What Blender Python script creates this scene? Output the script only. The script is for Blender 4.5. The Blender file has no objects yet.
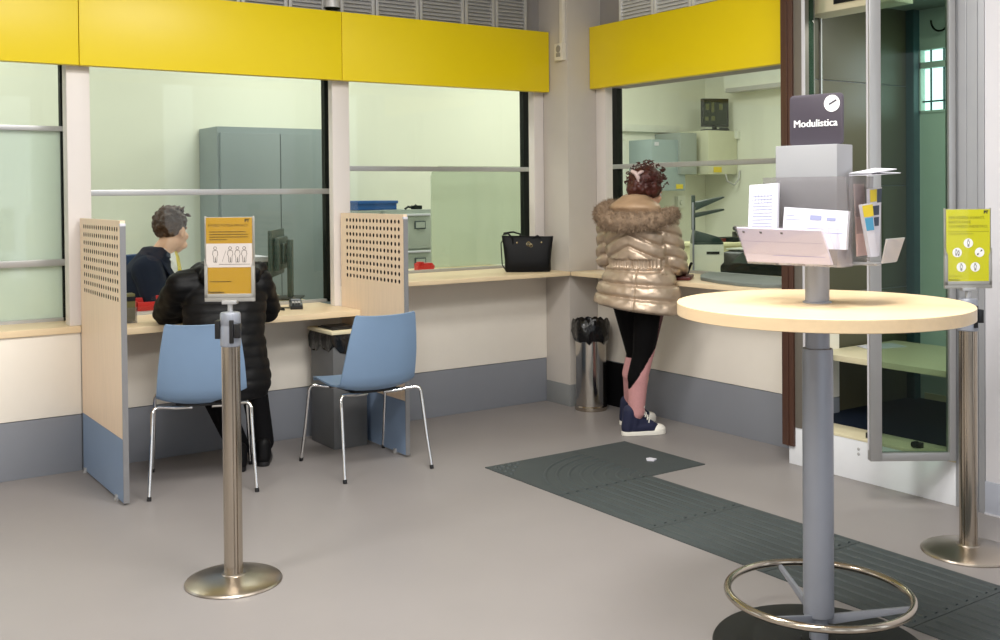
import bpy, bmesh, math, random
from mathutils import Vector, Matrix, noise
R = random.Random(7)
PI = math.pi
SC = bpy.context.scene
COL = SC.collection
V = Vector

# ------------------------------------------------------------------ materials
def lin(c):
    out = []
    for v in c:
        v = v / 255.0
        out.append(v / 12.92 if v <= 0.04045 else ((v + 0.055) / 1.055) ** 2.4)
    return (*out, 1.0)

MATS = {}
def mat(name, rgb, rough=0.5, metal=0.0, var=0.04, scale=12.0, bump=0.0, bscale=60.0, spec=0.5, stretch=None,
        coat=0.0, emit=None, estr=0.0, sheen=0.0):
    m = bpy.data.materials.new(name); m.use_nodes = True
    nt = m.node_tree; n = nt.nodes; l = nt.links
    b = n['Principled BSDF']
    b.inputs['Roughness'].default_value = rough
    b.inputs['Metallic'].default_value = metal
    b.inputs['Specular IOR Level'].default_value = spec
    b.inputs['Coat Weight'].default_value = coat
    b.inputs['Sheen Weight'].default_value = sheen
    tc = n.new('ShaderNodeTexCoord'); mp = n.new('ShaderNodeMapping')
    if stretch: mp.inputs['Scale'].default_value = stretch
    l.new(tc.outputs['Object'], mp.inputs['Vector'])
    ns = n.new('ShaderNodeTexNoise'); ns.inputs['Scale'].default_value = scale; ns.inputs['Detail'].default_value = 4
    l.new(mp.outputs['Vector'], ns.inputs['Vector'])
    mx = n.new('ShaderNodeMix'); mx.data_type = 'RGBA'
    c = lin(rgb)
    mx.inputs['A'].default_value = tuple(max(0, x * (1 - var * 2)) for x in c[:3]) + (1,)
    mx.inputs['B'].default_value = tuple(min(1, x * (1 + var * 2)) for x in c[:3]) + (1,)
    l.new(ns.outputs['Fac'], mx.inputs['Factor'])
    l.new(mx.outputs['Result'], b.inputs['Base Color'])
    if bump:
        n2 = n.new('ShaderNodeTexNoise'); n2.inputs['Scale'].default_value = bscale; n2.inputs['Detail'].default_value = 3
        l.new(mp.outputs['Vector'], n2.inputs['Vector'])
        bp = n.new('ShaderNodeBump'); bp.inputs['Strength'].default_value = bump; bp.inputs['Distance'].default_value = 0.01
        l.new(n2.outputs['Fac'], bp.inputs['Height']); l.new(bp.outputs['Normal'], b.inputs['Normal'])
    if emit:
        b.inputs['Emission Color'].default_value = lin(emit); b.inputs['Emission Strength'].default_value = estr
    MATS[name] = m
    return m

def glass(name, tint, refl=1.5, frost=None, alpha=0.0):
    """thin pane: tinted transparency with a mirror reflection that grows at grazing angles"""
    m = bpy.data.materials.new(name); m.use_nodes = True
    nt = m.node_tree; n = nt.nodes; l = nt.links
    n.remove(n['Principled BSDF']); out = n['Material Output']
    tr = n.new('ShaderNodeBsdfTransparent'); tr.inputs['Color'].default_value = tuple(x ** .5 for x in lin(tint)[:3]) + (1,)   # two faces per pane
    gl = n.new('ShaderNodeBsdfGlossy'); gl.inputs['Roughness'].default_value = 0.02
    lw = n.new('ShaderNodeLayerWeight'); lw.inputs['Blend'].default_value = .5
    pw = n.new('ShaderNodeMath'); pw.operation = 'POWER'; pw.inputs[1].default_value = 5.0; l.new(lw.outputs['Facing'], pw.inputs[0])
    fr = n.new('ShaderNodeMath'); fr.operation = 'MULTIPLY_ADD'; fr.inputs[1].default_value = .5; fr.inputs[2].default_value = ((refl - 1) / (refl + 1)) ** 2
    l.new(pw.outputs[0], fr.inputs[0])
    base = tr.outputs['BSDF']
    if frost:
        df = n.new('ShaderNodeBsdfDiffuse'); df.inputs['Color'].default_value = lin(frost)
        tl = n.new('ShaderNodeBsdfTranslucent'); tl.inputs['Color'].default_value = lin(frost)
        ad = n.new('ShaderNodeMixShader'); ad.inputs[0].default_value = 0.5
        l.new(df.outputs[0], ad.inputs[1]); l.new(tl.outputs[0], ad.inputs[2])
        mm = n.new('ShaderNodeMixShader'); mm.inputs[0].default_value = alpha
        l.new(tr.outputs[0], mm.inputs[1]); l.new(ad.outputs[0], mm.inputs[2]); base = mm.outputs[0]
    mx = n.new('ShaderNodeMixShader')
    l.new(fr.outputs[0], mx.inputs[0]); l.new(base, mx.inputs[1]); l.new(gl.outputs[0], mx.inputs[2])
    l.new(mx.outputs[0], out.inputs['Surface'])
    MATS[name] = m
    return m

def setup_materials():
    mat('floor', (136, 131, 129), 0.42, var=0.05, scale=1.6, bump=0.03, bscale=180, spec=0.35)
    mat('white_panel', (236, 229, 217), 0.5, var=0.01)
    mat('white_wall', (200, 198, 202), 0.6, var=0.01)
    mat('column', (196, 189, 181), 0.55, var=0.015)
    mat('kick', (128, 131, 138), 0.42, var=0.03, scale=3)
    mat('jamb', (112, 106, 97), 0.4, 0.2, var=0.02)
    mat('bin_grey', (96, 97, 98), 0.45)
    mat('band_pale', (206, 197, 190), 0.5, var=0.0)
    mat('felt', (14, 9, 7), 0.9)
    mat('kick_wall', (168, 172, 184), 0.5, var=0.02)
    mat('wallet_red', (96, 30, 28), 0.4, var=0.06)
    mat('kick_column', (128, 130, 130), 0.45, var=0.03)
    mat('kick_blue', (128, 148, 176), 0.45, var=0.03, scale=4)
    mat('upper_wall', (150, 146, 144), 0.6, var=0.02)
    mat('yellow', (236, 209, 4), 0.38, var=0.015, scale=2, bump=0.01, bscale=20)
    mat('wood', (230, 208, 172), 0.38, var=0.05, scale=5, stretch=(1.2, 14, 14))
    mat('wood_y', (230, 208, 172), 0.38, var=0.05, scale=5, stretch=(14, 1.2, 14))
    mat('wood_pale', (236, 211, 184), 0.45, var=0.045, scale=5, stretch=(10, 12, 1.1))
    mat('wood_table', (230, 203, 163), 0.33, var=0.05, scale=5, stretch=(9, 1.0, 9))
    mat('pillar', (222, 215, 210), 0.4, var=0.01)
    mat('alu', (190, 190, 190), 0.35, 0.6, var=0.02)
    mat('alu_dark', (150, 150, 152), 0.35, 0.6, var=0.02)
    mat('leaf_frame', (170, 170, 170), 0.35, 0.55, var=0.02)
    mat('black_rubber', (14, 20, 16), 0.55, spec=0.2)
    mat('steel', (186, 176, 162), 0.17, 1.0, var=0.03, scale=8, stretch=(30, 30, 1))
    mat('steel_disc', (184, 174, 162), 0.28, 1.0, var=0.04, scale=10)
    mat('chrome', (225, 225, 225), 0.10, 1.0, var=0.0)
    mat('bin_steel', (190, 185, 178), 0.14, 1.0, var=0.02)
    mat('silver_paint', (146, 150, 160), 0.36, 0.35, var=0.02)
    mat('silver_box', (152, 153, 156), 0.45, 0.2, var=0.015)
    mat('black_plate', (24, 26, 26), 0.5, spec=0.25, bump=0.05, bscale=200)
    mat('black_plastic', (20, 20, 22), 0.35)
    mat('bag_plastic', (16, 16, 18), 0.2, bump=0.8, bscale=24, var=0.1)
    mat('leather', (8, 8, 10), 0.5, bump=0.15, bscale=220, spec=0.2)
    mat('gold', (190, 175, 140), 0.25, 1.0)
    mat('chair_blue', (118, 143, 172), 0.42, var=0.015)
    mat('tactile', (58, 65, 66), 0.6, var=0.08, scale=14, bump=0.06, bscale=120)
    mat('tactile_joint', (38, 42, 42), 0.8)
    mat('plinth', (224, 226, 230), 0.5, var=0.02)
    mat('brown', (76, 50, 39), 0.4, var=0.12, scale=6, stretch=(20, 20, 1))
    mat('dark_panel', (78, 74, 54), 0.42, var=0.06, scale=2)
    mat('booth_green', (192, 206, 198), 0.6, var=0.02)
    mat('teal', (36, 72, 76), 0.4)
    mat('navy_floor', (14, 24, 40), 0.6, spec=0.2, var=0.06)
    mat('beige', (214, 204, 172), 0.45, var=0.02)
    mat('booth_ceiling', (120, 124, 116), 0.6)
    mat('office_wall', (232, 233, 216), 0.65, var=0.01)
    mat('office_floor', (150, 146, 138), 0.5)
    mat('ceiling', (235, 235, 232), 0.7)
    mat('cab_grey', (136, 147, 148), 0.42, var=0.02)
    mat('cab_line', (70, 82, 84), 0.5)
    mat('file_grey', (172, 180, 170), 0.42, var=0.02)
    mat('file_side', (150, 158, 150), 0.42, var=0.02)
    mat('blue_box', (28, 84, 150), 0.4)
    mat('red', (206, 40, 40), 0.35)
    mat('vent_grey', (186, 185, 184), 0.4, 0.2)
    mat('vent_white', (226, 226, 224), 0.45)
    mat('vent_dark', (172, 172, 172), 0.7)
    mat('switch', (226, 220, 208), 0.4)
    mat('switch_grey', (150, 146, 138), 0.5)
    mat('screen', (12, 16, 12), 0.15, emit=(46, 60, 40), estr=0.12)
    mat('screen_line', (70, 72, 36), 0.3, emit=(150, 150, 70), estr=0.06)
    mat('box_blue', (152, 168, 168), 0.45)
    mat('box_beige', (206, 206, 178), 0.5)
    mat('offwhite', (226, 228, 214), 0.5)
    mat('ac', (228, 230, 218), 0.45)
    mat('machine_dark', (34, 56, 50), 0.4)
    mat('machine_black', (14, 24, 24), 0.4, spec=0.25)
    mat('grey_pad', (112, 120, 116), 0.5, var=0.03)
    mat('paper', (206, 205, 214), 0.6, var=0.0)
    mat('paper_lilac', (198, 192, 206), 0.6, var=0.0)
    mat('ink', (140, 144, 178), 0.6, var=0.0)
    mat('ink_blue', (110, 116, 190), 0.6, var=0.0)
    mat('ink_dark', (52, 48, 40), 0.6, var=0.0)
    mat('sign_plum', (66, 60, 70), 0.42)
    mat('sign_white', (244, 244, 244), 0.5, var=0.0)
    mat('ochre', (176, 136, 28), 0.4, var=0.01)
    mat('lime', (202, 200, 16), 0.4, var=0.01)
    mat('sign_frame', (168, 166, 160), 0.35, 0.5)
    mat('sign_ink', (84, 66, 14), 0.6, var=0.0)
    mat('sign_ink2', (128, 128, 20), 0.6, var=0.0)
    mat('leaf_yellow', (224, 200, 40), 0.5, var=0.0)
    mat('leaf_blue', (70, 150, 190), 0.5, var=0.0)
    mat('leaf_navy', (50, 64, 84), 0.5, var=0.0)
    mat('pink_paper', (232, 196, 186), 0.6, var=0.0)
    mat('skin', (226, 176, 150), 0.5, var=0.02)
    mat('hair_brown', (72, 44, 26), 0.55, var=0.25, scale=40, bump=0.6, bscale=90)
    mat('hair_red', (70, 28, 21), 0.45, var=0.3, scale=40, bump=0.6, bscale=80)
    mat('hair_black', (28, 24, 22), 0.5, var=0.2, bump=0.5, bscale=90)
    mat('suit', (20, 26, 46), 0.8, var=0.06, scale=60, spec=0.25)
    mat('shirt', (238, 236, 240), 0.6, var=0.01)
    mat('tie', (220, 196, 60), 0.5, var=0.12, scale=60)
    mat('black_coat', (7, 7, 9), 0.55, var=0.15, spec=0.22, bump=0.12, bscale=50)
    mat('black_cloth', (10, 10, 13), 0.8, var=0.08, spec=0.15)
    mat('jacket', (188, 168, 147), 0.36, 0.45, var=0.08, scale=14, bump=0.25, bscale=30)
    mat('hood_cloth', (176, 146, 116), 0.5, 0.1, var=0.05, bump=0.2, bscale=30)
    mat('fur', (148, 126, 104), 0.85, var=0.25, scale=30, bump=0.6, bscale=120)
    mat('legging_black', (7, 6, 7), 0.8, spec=0.12)
    mat('legging_pink', (196, 142, 142), 0.7, var=0.05, scale=80)
    mat('legging_maroon', (84, 44, 48), 0.7, var=0.08, scale=80)
    mat('canvas_navy', (20, 25, 56), 0.75, var=0.08, scale=50)
    mat('rubber_white', (230, 226, 216), 0.5)
    mat('clip_pale', (200, 176, 172), 0.35)
    mat('eye_white', (235, 235, 230), 0.3)
    mat('chair_navy', (20, 60, 110), 0.6)
    mat('olive', (96, 92, 50), 0.5)
    mat('cream_cab', (222, 218, 176), 0.5)
    mat('daylight', (225, 245, 250), 0.5, emit=(225, 245, 252), estr=3.0)
    glass('glass_clear', (240, 247, 240), 1.36)
    glass('glass_frost', (222, 234, 224), frost=(220, 231, 220), alpha=0.72)
    glass('glass_screen', (232, 238, 228), frost=(222, 230, 212), alpha=0.5)
    glass('glass_booth', (156, 180, 164), 1.26)
    glass('glass_strip', (110, 150, 130), 1.45)
    glass('acrylic', (244, 243, 246), 1.42, frost=(235, 232, 238), alpha=0.06)
    glass('acrylic_white', (236, 234, 236), 1.42, frost=(226, 222, 222), alpha=0.55)
    glass('acrylic_smoke', (210, 208, 210), 1.42, frost=(200, 198, 200), alpha=0.22)
setup_materials()

# ------------------------------------------------------------------ mesh builder
class M:
    def __init__(s): s.v = []; s.f = []; s.m = []
    def add(s, vs, fs, mi=0, X=None):
        o = len(s.v)
        s.v += [tuple(X @ V(p)) if X else tuple(p) for p in vs]
        s.f += [tuple(i + o for i in f) for f in fs]
        s.m += [mi] * len(fs)
        return s
    def join(s, other, X=None, mi=None):
        o = len(s.v)
        s.v += [tuple(X @ V(p)) if X else p for p in other.v]
        s.f += [tuple(i + o for i in f) for f in other.f]
        s.m += [mi if mi is not None else k for k in other.m]
        return s
    def box(s, a, b, mi=0, X=None):
        x0, y0, z0 = a; x1, y1, z1 = b
        vs = [(x0, y0, z0), (x1, y0, z0), (x1, y1, z0), (x0, y1, z0), (x0, y0, z1), (x1, y0, z1), (x1, y1, z1), (x0, y1, z1)]
        return s.add(vs, [(0, 3, 2, 1), (4, 5, 6, 7), (0, 1, 5, 4), (1, 2, 6, 5), (2, 3, 7, 6), (3, 0, 4, 7)], mi, X)
    def prism(s, poly, z0, z1, mi=0, X=None):
        n = len(poly)
        vs = [(x, y, z0) for x, y in poly] + [(x, y, z1) for x, y in poly]
        fs = [tuple(reversed(range(n))), tuple(range(n, 2 * n))] + [(i, (i + 1) % n, n + (i + 1) % n, n + i) for i in range(n)]
        return s.add(vs, fs, mi, X)
    def lathe(s, prof, c=(0, 0, 0), n=32, mi=0, X=None):
        """profile of (radius, z); closed with caps"""
        vs = []; fs = []
        for r, z in prof:
            for k in range(n):
                a = 2 * PI * k / n
                vs.append((c[0] + r * math.cos(a), c[1] + r * math.sin(a), c[2] + z))
        for i in range(len(prof) - 1):
            for k in range(n):
                k2 = (k + 1) % n
                fs.append((i * n + k, i * n + k2, (i + 1) * n + k2, (i + 1) * n + k))
        fs.append(tuple(reversed(range(n)))); fs.append(tuple(range((len(prof) - 1) * n, len(prof) * n)))
        return s.add(vs, fs, mi, X)
    def cyl(s, p0, p1, r0, r1=None, n=20, mi=0, X=None):
        r1 = r0 if r1 is None else r1
        return s.tube([p0, p1], [r0, r1], n, mi=mi, X=X)
    def tube(s, pts, r, n=10, closed=False, mi=0, X=None, flat=1.0):
        pts = [V(p) for p in pts]; L = len(pts)
        rs = r if isinstance(r, (list, tuple)) else [r] * L
        tang = []
        for i in range(L):
            a = pts[(i - 1) % L] if (closed or i > 0) else pts[0]
            b = pts[(i + 1) % L] if (closed or i < L - 1) else pts[-1]
            t = (b - a); tang.append(t.normalized() if t.length > 1e-9 else V((0, 0, 1)))
        up = V((0, 0, 1)) if abs(tang[0].z) < 0.9 else V((1, 0, 0))
        u = tang[0].cross(up).normalized(); vs = []; fs = []
        for i in range(L):
            u = (u - tang[i] * u.dot(tang[i])).normalized(); w = tang[i].cross(u)
            for k in range(n):
                a = 2 * PI * k / n
                vs.append(pts[i] + u * math.cos(a) * rs[i] + w * math.sin(a) * rs[i] * flat)
        for i in range(L if closed else L - 1):
            j = (i + 1) % L
            for k in range(n):
                k2 = (k + 1) % n
                fs.append((i * n + k, i * n + k2, j * n + k2, j * n + k))
        if not closed:
            fs.append(tuple(reversed(range(n)))); fs.append(tuple(range((L - 1) * n, L * n)))
        return s.add(vs, fs, mi, X)
    def ell(s, c, r, X=None, nu=16, nv=10, mi=0, rot=None):
        if not isinstance(r, (tuple, list)): r = (r, r, r)
        vs = []; fs = []
        for i in range(nv + 1):
            th = PI * i / nv
            for k in range(nu):
                a = 2 * PI * k / nu
                p = V((r[0] * math.sin(th) * math.cos(a), r[1] * math.sin(th) * math.sin(a), r[2] * math.cos(th)))
                if rot: p = rot @ p
                vs.append(p + V(c))
        for i in range(nv):
            for k in range(nu):
                k2 = (k + 1) % nu
                fs.append((i * nu + k, (i + 1) * nu + k, (i + 1) * nu + k2, i * nu + k2))
        return s.add(vs, fs, mi, X)
    def cap(s, p0, p1, r0, r1=None, n=14, mi=0):
        """capsule with tapering radius, for bodies that are fused afterwards"""
        r1 = r0 if r1 is None else r1
        p0 = V(p0); p1 = V(p1); d = (p1 - p0); L = d.length
        t = d.normalized() if L > 1e-6 else V((0, 0, 1))
        pts = []; rs = []
        for k in (80, 60, 40, 20):
            a = math.radians(k); pts.append(p0 - t * r0 * math.sin(a)); rs.append(r0 * math.cos(a))
        pts += [p0, p1]; rs += [r0, r1]
        for k in (20, 40, 60, 80):
            a = math.radians(k); pts.append(p1 + t * r1 * math.sin(a)); rs.append(r1 * math.cos(a))
        return s.tube(pts, rs, n, mi=mi)
    def rings(s, rows, n=28, mi=0, X=None):
        """loft of elliptic rings (centre, half-width vector, half-depth vector)"""
        vs = []; fs = []
        for c, a, b in rows:
            for k in range(n):
                t = 2 * PI * k / n
                vs.append(V(c) + V(a) * math.cos(t) + V(b) * math.sin(t))
        for i in range(len(rows) - 1):
            for k in range(n):
                k2 = (k + 1) % n
                fs.append((i * n + k, i * n + k2, (i + 1) * n + k2, (i + 1) * n + k))
        fs.append(tuple(reversed(range(n)))); fs.append(tuple(range((len(rows) - 1) * n, len(rows) * n)))
        return s.add(vs, fs, mi, X)
    def rrect(s, w, h, r, t, mi=0, X=None, n=5):
        """rounded rectangle plate in the local XZ plane, centred, thickness t along Y"""
        poly = []
        for cx, cz, a0 in ((w / 2 - r, h / 2 - r, 0), (-w / 2 + r, h / 2 - r, 90), (-w / 2 + r, -h / 2 + r, 180), (w / 2 - r, -h / 2 + r, 270)):
            for k in range(n + 1):
                a = math.radians(a0 + 90 * k / n); poly.append((cx + r * math.cos(a), cz + r * math.sin(a)))
        Y = Matrix.Rotation(PI / 2, 4, 'X')
        return s.prism(poly, -t / 2, t / 2, mi, (X @ Y) if X else Y)

WM = {}
def wm(o): return WM.get(o.name, Matrix.Identity(4))

def obj(name, m, material, parent=None, bevel=0.0, seg=2, ang=35, local=False, smooth=True, fix=True):
    me = bpy.data.meshes.new(name)
    vs = m.v
    if parent is not None and not local:
        inv = wm(parent).inverted(); vs = [tuple(inv @ V(p)) for p in vs]
    off = None
    if parent is None:
        xs = [p[0] for p in vs]; ys = [p[1] for p in vs]; zs = [p[2] for p in vs]
        off = V(((min(xs) + max(xs)) / 2, (min(ys) + max(ys)) / 2, min(zs)))
        vs = [(p[0] - off.x, p[1] - off.y, p[2] - off.z) for p in vs]
    me.from_pydata(vs, [], m.f)
    mats = material if isinstance(material, (list, tuple)) else [material]
    for k in mats: me.materials.append(MATS[k])
    me.polygons.foreach_set('material_index', [min(k, len(mats) - 1) for k in m.m])
    bm = bmesh.new(); bm.from_mesh(me)
    if fix: bmesh.ops.recalc_face_normals(bm, faces=bm.faces)
    if bevel > 0:
        es = [e for e in bm.edges if len(e.link_faces) == 2 and e.calc_face_angle(0) > math.radians(ang)]
        bmesh.ops.bevel(bm, geom=es, offset=bevel, segments=seg, affect='EDGES', clamp_overlap=True, profile=0.6)
    bm.to_mesh(me); bm.free()
    if smooth:
        me.polygons.foreach_set('use_smooth', [True] * len(me.polygons))
        me.set_sharp_from_angle(angle=math.radians(ang))
    me.update()
    o = bpy.data.objects.new(name, me); COL.objects.link(o)
    if parent is not None:
        o.parent = parent; WM[o.name] = wm(parent).copy()
    elif off is not None:
        o.location = off; WM[o.name] = Matrix.Translation(off)
    return o

def tag(o, label, cat, group=None, kind=None):
    o['label'] = label; o['category'] = cat
    if group: o['group'] = group
    if kind: o['kind'] = kind
    return o
def thing(name, label, cat, loc, rz=0.0, group=None):
    o = bpy.data.objects.new(name, None); COL.objects.link(o)
    o.location = loc; o.rotation_euler = (0, 0, rz); o.empty_display_size = 0.1
    WM[o.name] = Matrix.Translation(V(loc)) @ Matrix.Rotation(rz, 4, 'Z')
    return tag(o, label, cat, group)
def struct(name, m, material, bevel=0.0, label=None, cat=None, parent=None, **k):
    o = obj(name, m, material, parent, bevel, **k)
    if parent is None:
        o['kind'] = 'structure'
        if label: tag(o, label, cat or 'wall')
    return o
def dup(root, loc, rz, label, group=None):
    def cp(o, par):
        c = o.copy(); COL.objects.link(c)
        if par is not None: c.parent = par
        for ch in list(o.children): cp(ch, c)
        return c
    r = cp(root, None); r.location = loc; r.rotation_euler = (0, 0, rz); r['label'] = label
    if group: r['group'] = group
    return r

def text(body, size, bold=0.0, align='CENTER', res=3):
    """lettering as flat polygons in the XY plane"""
    c = bpy.data.curves.new('lettering', 'FONT'); c.body = body; c.size = size; c.offset = bold; c.align_x = align
    c.align_y = 'CENTER'; c.resolution_u = res
    o = bpy.data.objects.new('lettering', c); COL.objects.link(o)
    dg = bpy.context.evaluated_depsgraph_get(); dg.update()
    me = bpy.data.meshes.new_from_object(o.evaluated_get(dg))
    m = M(); m.add([tuple(v.co) for v in me.vertices], [tuple(p.vertices) for p in me.polygons])
    bpy.data.objects.remove(o); bpy.data.curves.remove(c); bpy.data.meshes.remove(me)
    return m

def fuse(m, voxel=0.009, smooth=4, fac=0.5):
    """merge overlapping closed shapes into one continuous skin"""
    me = bpy.data.meshes.new('fuse'); me.from_pydata(m.v, [], m.f)
    bm = bmesh.new(); bm.from_mesh(me); bmesh.ops.recalc_face_normals(bm, faces=bm.faces); bm.to_mesh(me); bm.free()
    o = bpy.data.objects.new('fuse', me); COL.objects.link(o)
    r = o.modifiers.new('r', 'REMESH'); r.mode = 'VOXEL'; r.voxel_size = voxel
    if smooth:
        s = o.modifiers.new('s', 'SMOOTH'); s.factor = fac; s.iterations = smooth
    dg = bpy.context.evaluated_depsgraph_get(); dg.update()
    ev = bpy.data.meshes.new_from_object(o.evaluated_get(dg))
    out = M(); out.add([tuple(v.co) for v in ev.vertices], [tuple(p.vertices) for p in ev.polygons])
    out.n = [V(v.normal) for v in ev.vertices]
    bpy.data.objects.remove(o); bpy.data.meshes.remove(me); bpy.data.meshes.remove(ev)
    return out

def plane_X(origin, ex, ez):
    """matrix that maps local x->ex, y->ez (up), z->outward normal ex x ez"""
    ex = V(ex).normalized(); ez = V(ez).normalized(); n = ex.cross(ez)
    m = Matrix((ex, ez, n)).transposed().to_4x4(); m.translation = V(origin)
    return m

# ------------------------------------------------------------------ camera
f, yaw, pitch, roll, cyp = 1054.8, math.radians(34.62), math.radians(.879), math.radians(-.529), 208.44
fw = V((math.sin(yaw) * math.cos(pitch), math.cos(yaw) * math.cos(pitch), -math.sin(pitch)))
r0 = V((math.cos(yaw), -math.sin(yaw), 0)); u0 = r0.cross(fw)
rr = math.cos(roll) * r0 + math.sin(roll) * u0; uu = -math.sin(roll) * r0 + math.cos(roll) * u0
cam = bpy.data.cameras.new('camera'); co = bpy.data.objects.new('camera', cam); COL.objects.link(co)
mw = Matrix((rr, uu, -fw)).transposed().to_4x4(); mw.translation = V((0, 0, 1.5)); co.matrix_world = mw
cam.sensor_width = 36; cam.lens = 36 * f / 1000; cam.shift_y = -(320 - cyp) / 1000; cam.clip_start = 0.05
SC.camera = co
CAMR = V((rr.x, rr.y, 0)).normalized()

# ------------------------------------------------------------------ the setting
YW = 6.033; XW = 4.817; YG = 6.36; XG = 5.10; ZB = 0.312
m = M(); m.box((-4, -3, -0.08), (4.57, 6.2, 0)); m.box((4.57, 2.2, -0.08), (5.15, 6.2, 0)); struct('floor', m, 'floor', label='grey-brown vinyl hall floor', cat='floor')
m = M(); m.box((-4, 6.2, -0.08), (9.2, 9.1, 0)); m.box((5.15, 3.9, -0.08), (9.2, 6.2, 0)); struct('floor_office', m, 'office_floor', label='office floor behind the counters', cat='floor')
m = M(); m.box((-4, -3, 3.4), (9.2, 9.1, 3.5)); struct('ceiling', m, 'ceiling', label='white ceiling above the hall', cat='ceiling')

# counter front wall: three white panels, bulkhead above the windows
m = M()
for x0, x1, z1 in ((-4, 1.376, .757), (1.381, 2.937, .757), (3.024, 4.563, .917)):
    m.box((x0, YW, ZB), (x1, YW + .2, z1))
m.box((2.942, YW, ZB), (3.024, YW + .016, .917))
struct('wall_left', m, 'white_panel', 0.002, label='white panels under the long counter', cat='wall')
m = M()
for x0, x1 in ((-4, 1.376), (1.381, 2.937), (2.942, 4.563)):
    m.box((x0, YW + .004, 0), (x1, YW + .2, ZB - .004))
struct('baseboard_left', m, 'kick', 0.002, label='grey kick board under the long counter', cat='baseboard')
m = M(); m.box((-4, 6.10, 2.243), (4.6, 6.335, 3.4)); struct('wall_upper', m, 'upper_wall', label='grey wall strip above the yellow fascia', cat='wall')
m = M(); m.box((XW, 3.86, ZB), (XW + .2, 5.768, .917)); struct('wall_right', m, 'white_panel', 0.002, label='white panel under the corner counter', cat='wall')
m = M(); m.box((XW + .004, 3.86, 0), (XW + .2, 5.768, ZB - .004)); struct('baseboard_right', m, 'kick', 0.002, label='grey kick board under the corner counter', cat='baseboard')
m = M(); m.box((XW - .004, 5.42, 0), (XW + .003, 5.768, ZB - .006)); struct('black_panel_corner', m, 'black_cloth', label='thin black panel over the kick board between the steel bin and the standing person', cat='baseboard')  # thin black sheet laid over the grey kick board
m = M(); m.box((4.86, 3.9, 2.24), (5.1, 5.77, 3.4)); struct('wall_upper_right', m, 'upper_wall', label='grey wall strip above the single yellow panel', cat='wall')
m = M(); m.box((4.565, 5.77, 0), (4.86, 6.14, 3.4)); struct('column', m, 'column', 0.003, label='grey square column in the corner', cat='column')
m = M(); m.prism([(4.557, 6.03), (4.557, 5.762), (4.81, 5.762), (4.81, 5.7699), (4.5649, 5.7699), (4.5649, 6.03)], 0, .152)
struct('baseboard_column', m, 'kick_column', 0.002, label='grey skirting round the corner column', cat='baseboard')

# unseen, behind the viewer: piers and openings added for striped reflections and daylight
m = M()
for x0, x1 in ((-4, -3.2), (-1.6, -.9), (.7, 1.4), (3.0, 4.8)): m.box((x0, -3.2, 0), (x1, -3, 3.4))
m.box((-4, -3.2, 2.9), (4.8, -3, 3.4)); m.box((-4, -3.2, 0), (4.8, -3, .35)); struct('wall_front_added', m, 'upper_wall', label='unseen grey wall with tall openings, added for striped reflections', cat='wall')
m = M()  # unseen side wall, kept solid to cut daylight from this side
m.box((-4.2, -3.2, 0), (-4, 6.1, 3.4)); struct('wall_side_added', m, 'white_panel', label='unseen plain pale side wall, added to shut out side daylight', cat='wall')
# white pillars between the windows
def pillar(x0, x1, y0, y1, z0, lab):
    m = M(); m.box((x0, y0, z0), (x1, y1, 2.3)); struct('pillar', m, 'pillar', 0.004, label=lab, cat='pillar')
pillar(1.325, 1.447, 6.05, 6.15, .793, 'white window pillar behind the nearer perforated screen')
pillar(2.905, 3.022, 6.05, 6.11, .793, 'white window pillar behind the farther perforated screen')
pillar(4.480, 4.563, 6.05, 6.12, .945, 'white window pillar beside the handbag')
pillar(4.815, 4.88, 5.665, 5.768, .945, 'white window pillar right of the corner column')

# windows
def window(n, axis, at, a0, a1, z0, z1, bars, panes, stile=.045, lab=''):
    """axis 'x': pane plane y=at ; axis 'y': pane plane x=at"""
    def B(m, s0, s1, q0, q1, d0, d1, mi=0):
        if axis == 'x': m.box((s0, at + d0, q0), (s1, at + d1, q1), mi)
        else: m.box((at + d0, s0, q0), (at + d1, s1, q1), mi)
    root = bpy.data.objects.new('window_%d' % n, None); COL.objects.link(root); root['kind'] = 'structure'
    tag(root, lab, 'window')
    m = M(); B(m, a0, a0 + stile, z0, z1, -.02, .03); B(m, a1 - stile, a1, z0, z1, -.02, .03)
    obj('dark_stile', m, 'black_rubber', root)
    m = M(); B(m, a0, a1, z0, z0 + .018, -.02, .02); B(m, a0, a1, z1 - .05, z1, -.02, .04)
    obj('window_rail', m, 'alu', root)
    m = M()
    for b0, b1 in bars: B(m, a0 + .005, a1 - .005, b0, b1, -.035, .02)
    obj('crossbar', m, 'alu', root, 0.003)
    zs = [z0 + .018] + [b for p in bars for b in p] + [z1 - .05]
    for k in range(len(panes)):
        m = M(); B(m, a0 + stile, a1 - stile, zs[2 * k], zs[2 * k + 1], -.003, .003)
        o = obj('pane', m, panes[k], root)
        if panes[k] == 'glass_frost': o['label'] = 'frosted green pane'
    return root
window(1, 'x', YG, -1.2, 1.385, .793, 2.30, [(1.107, 1.144), (1.868, 1.897)], ['glass_frost', 'glass_frost', 'glass_clear'], .03, 'window with frosted lower panes, above the low empty counter')
window(2, 'x', YG, 1.43, 3.032, .793, 2.30, [(1.50, 1.535)], ['glass_clear', 'glass_clear'], .044, 'window in front of the seated clerk')
window(3, 'x', YG, 3.034, 4.663, .945, 2.30, [(1.651, 1.684)], ['glass_clear', 'glass_clear'], .066, 'window behind the black handbag')
window(4, 'y', XG, 3.90, 5.96, .945, 2.30, [(1.662, 1.695)], ['glass_clear', 'glass_clear'], .115, 'window the standing person faces')

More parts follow.
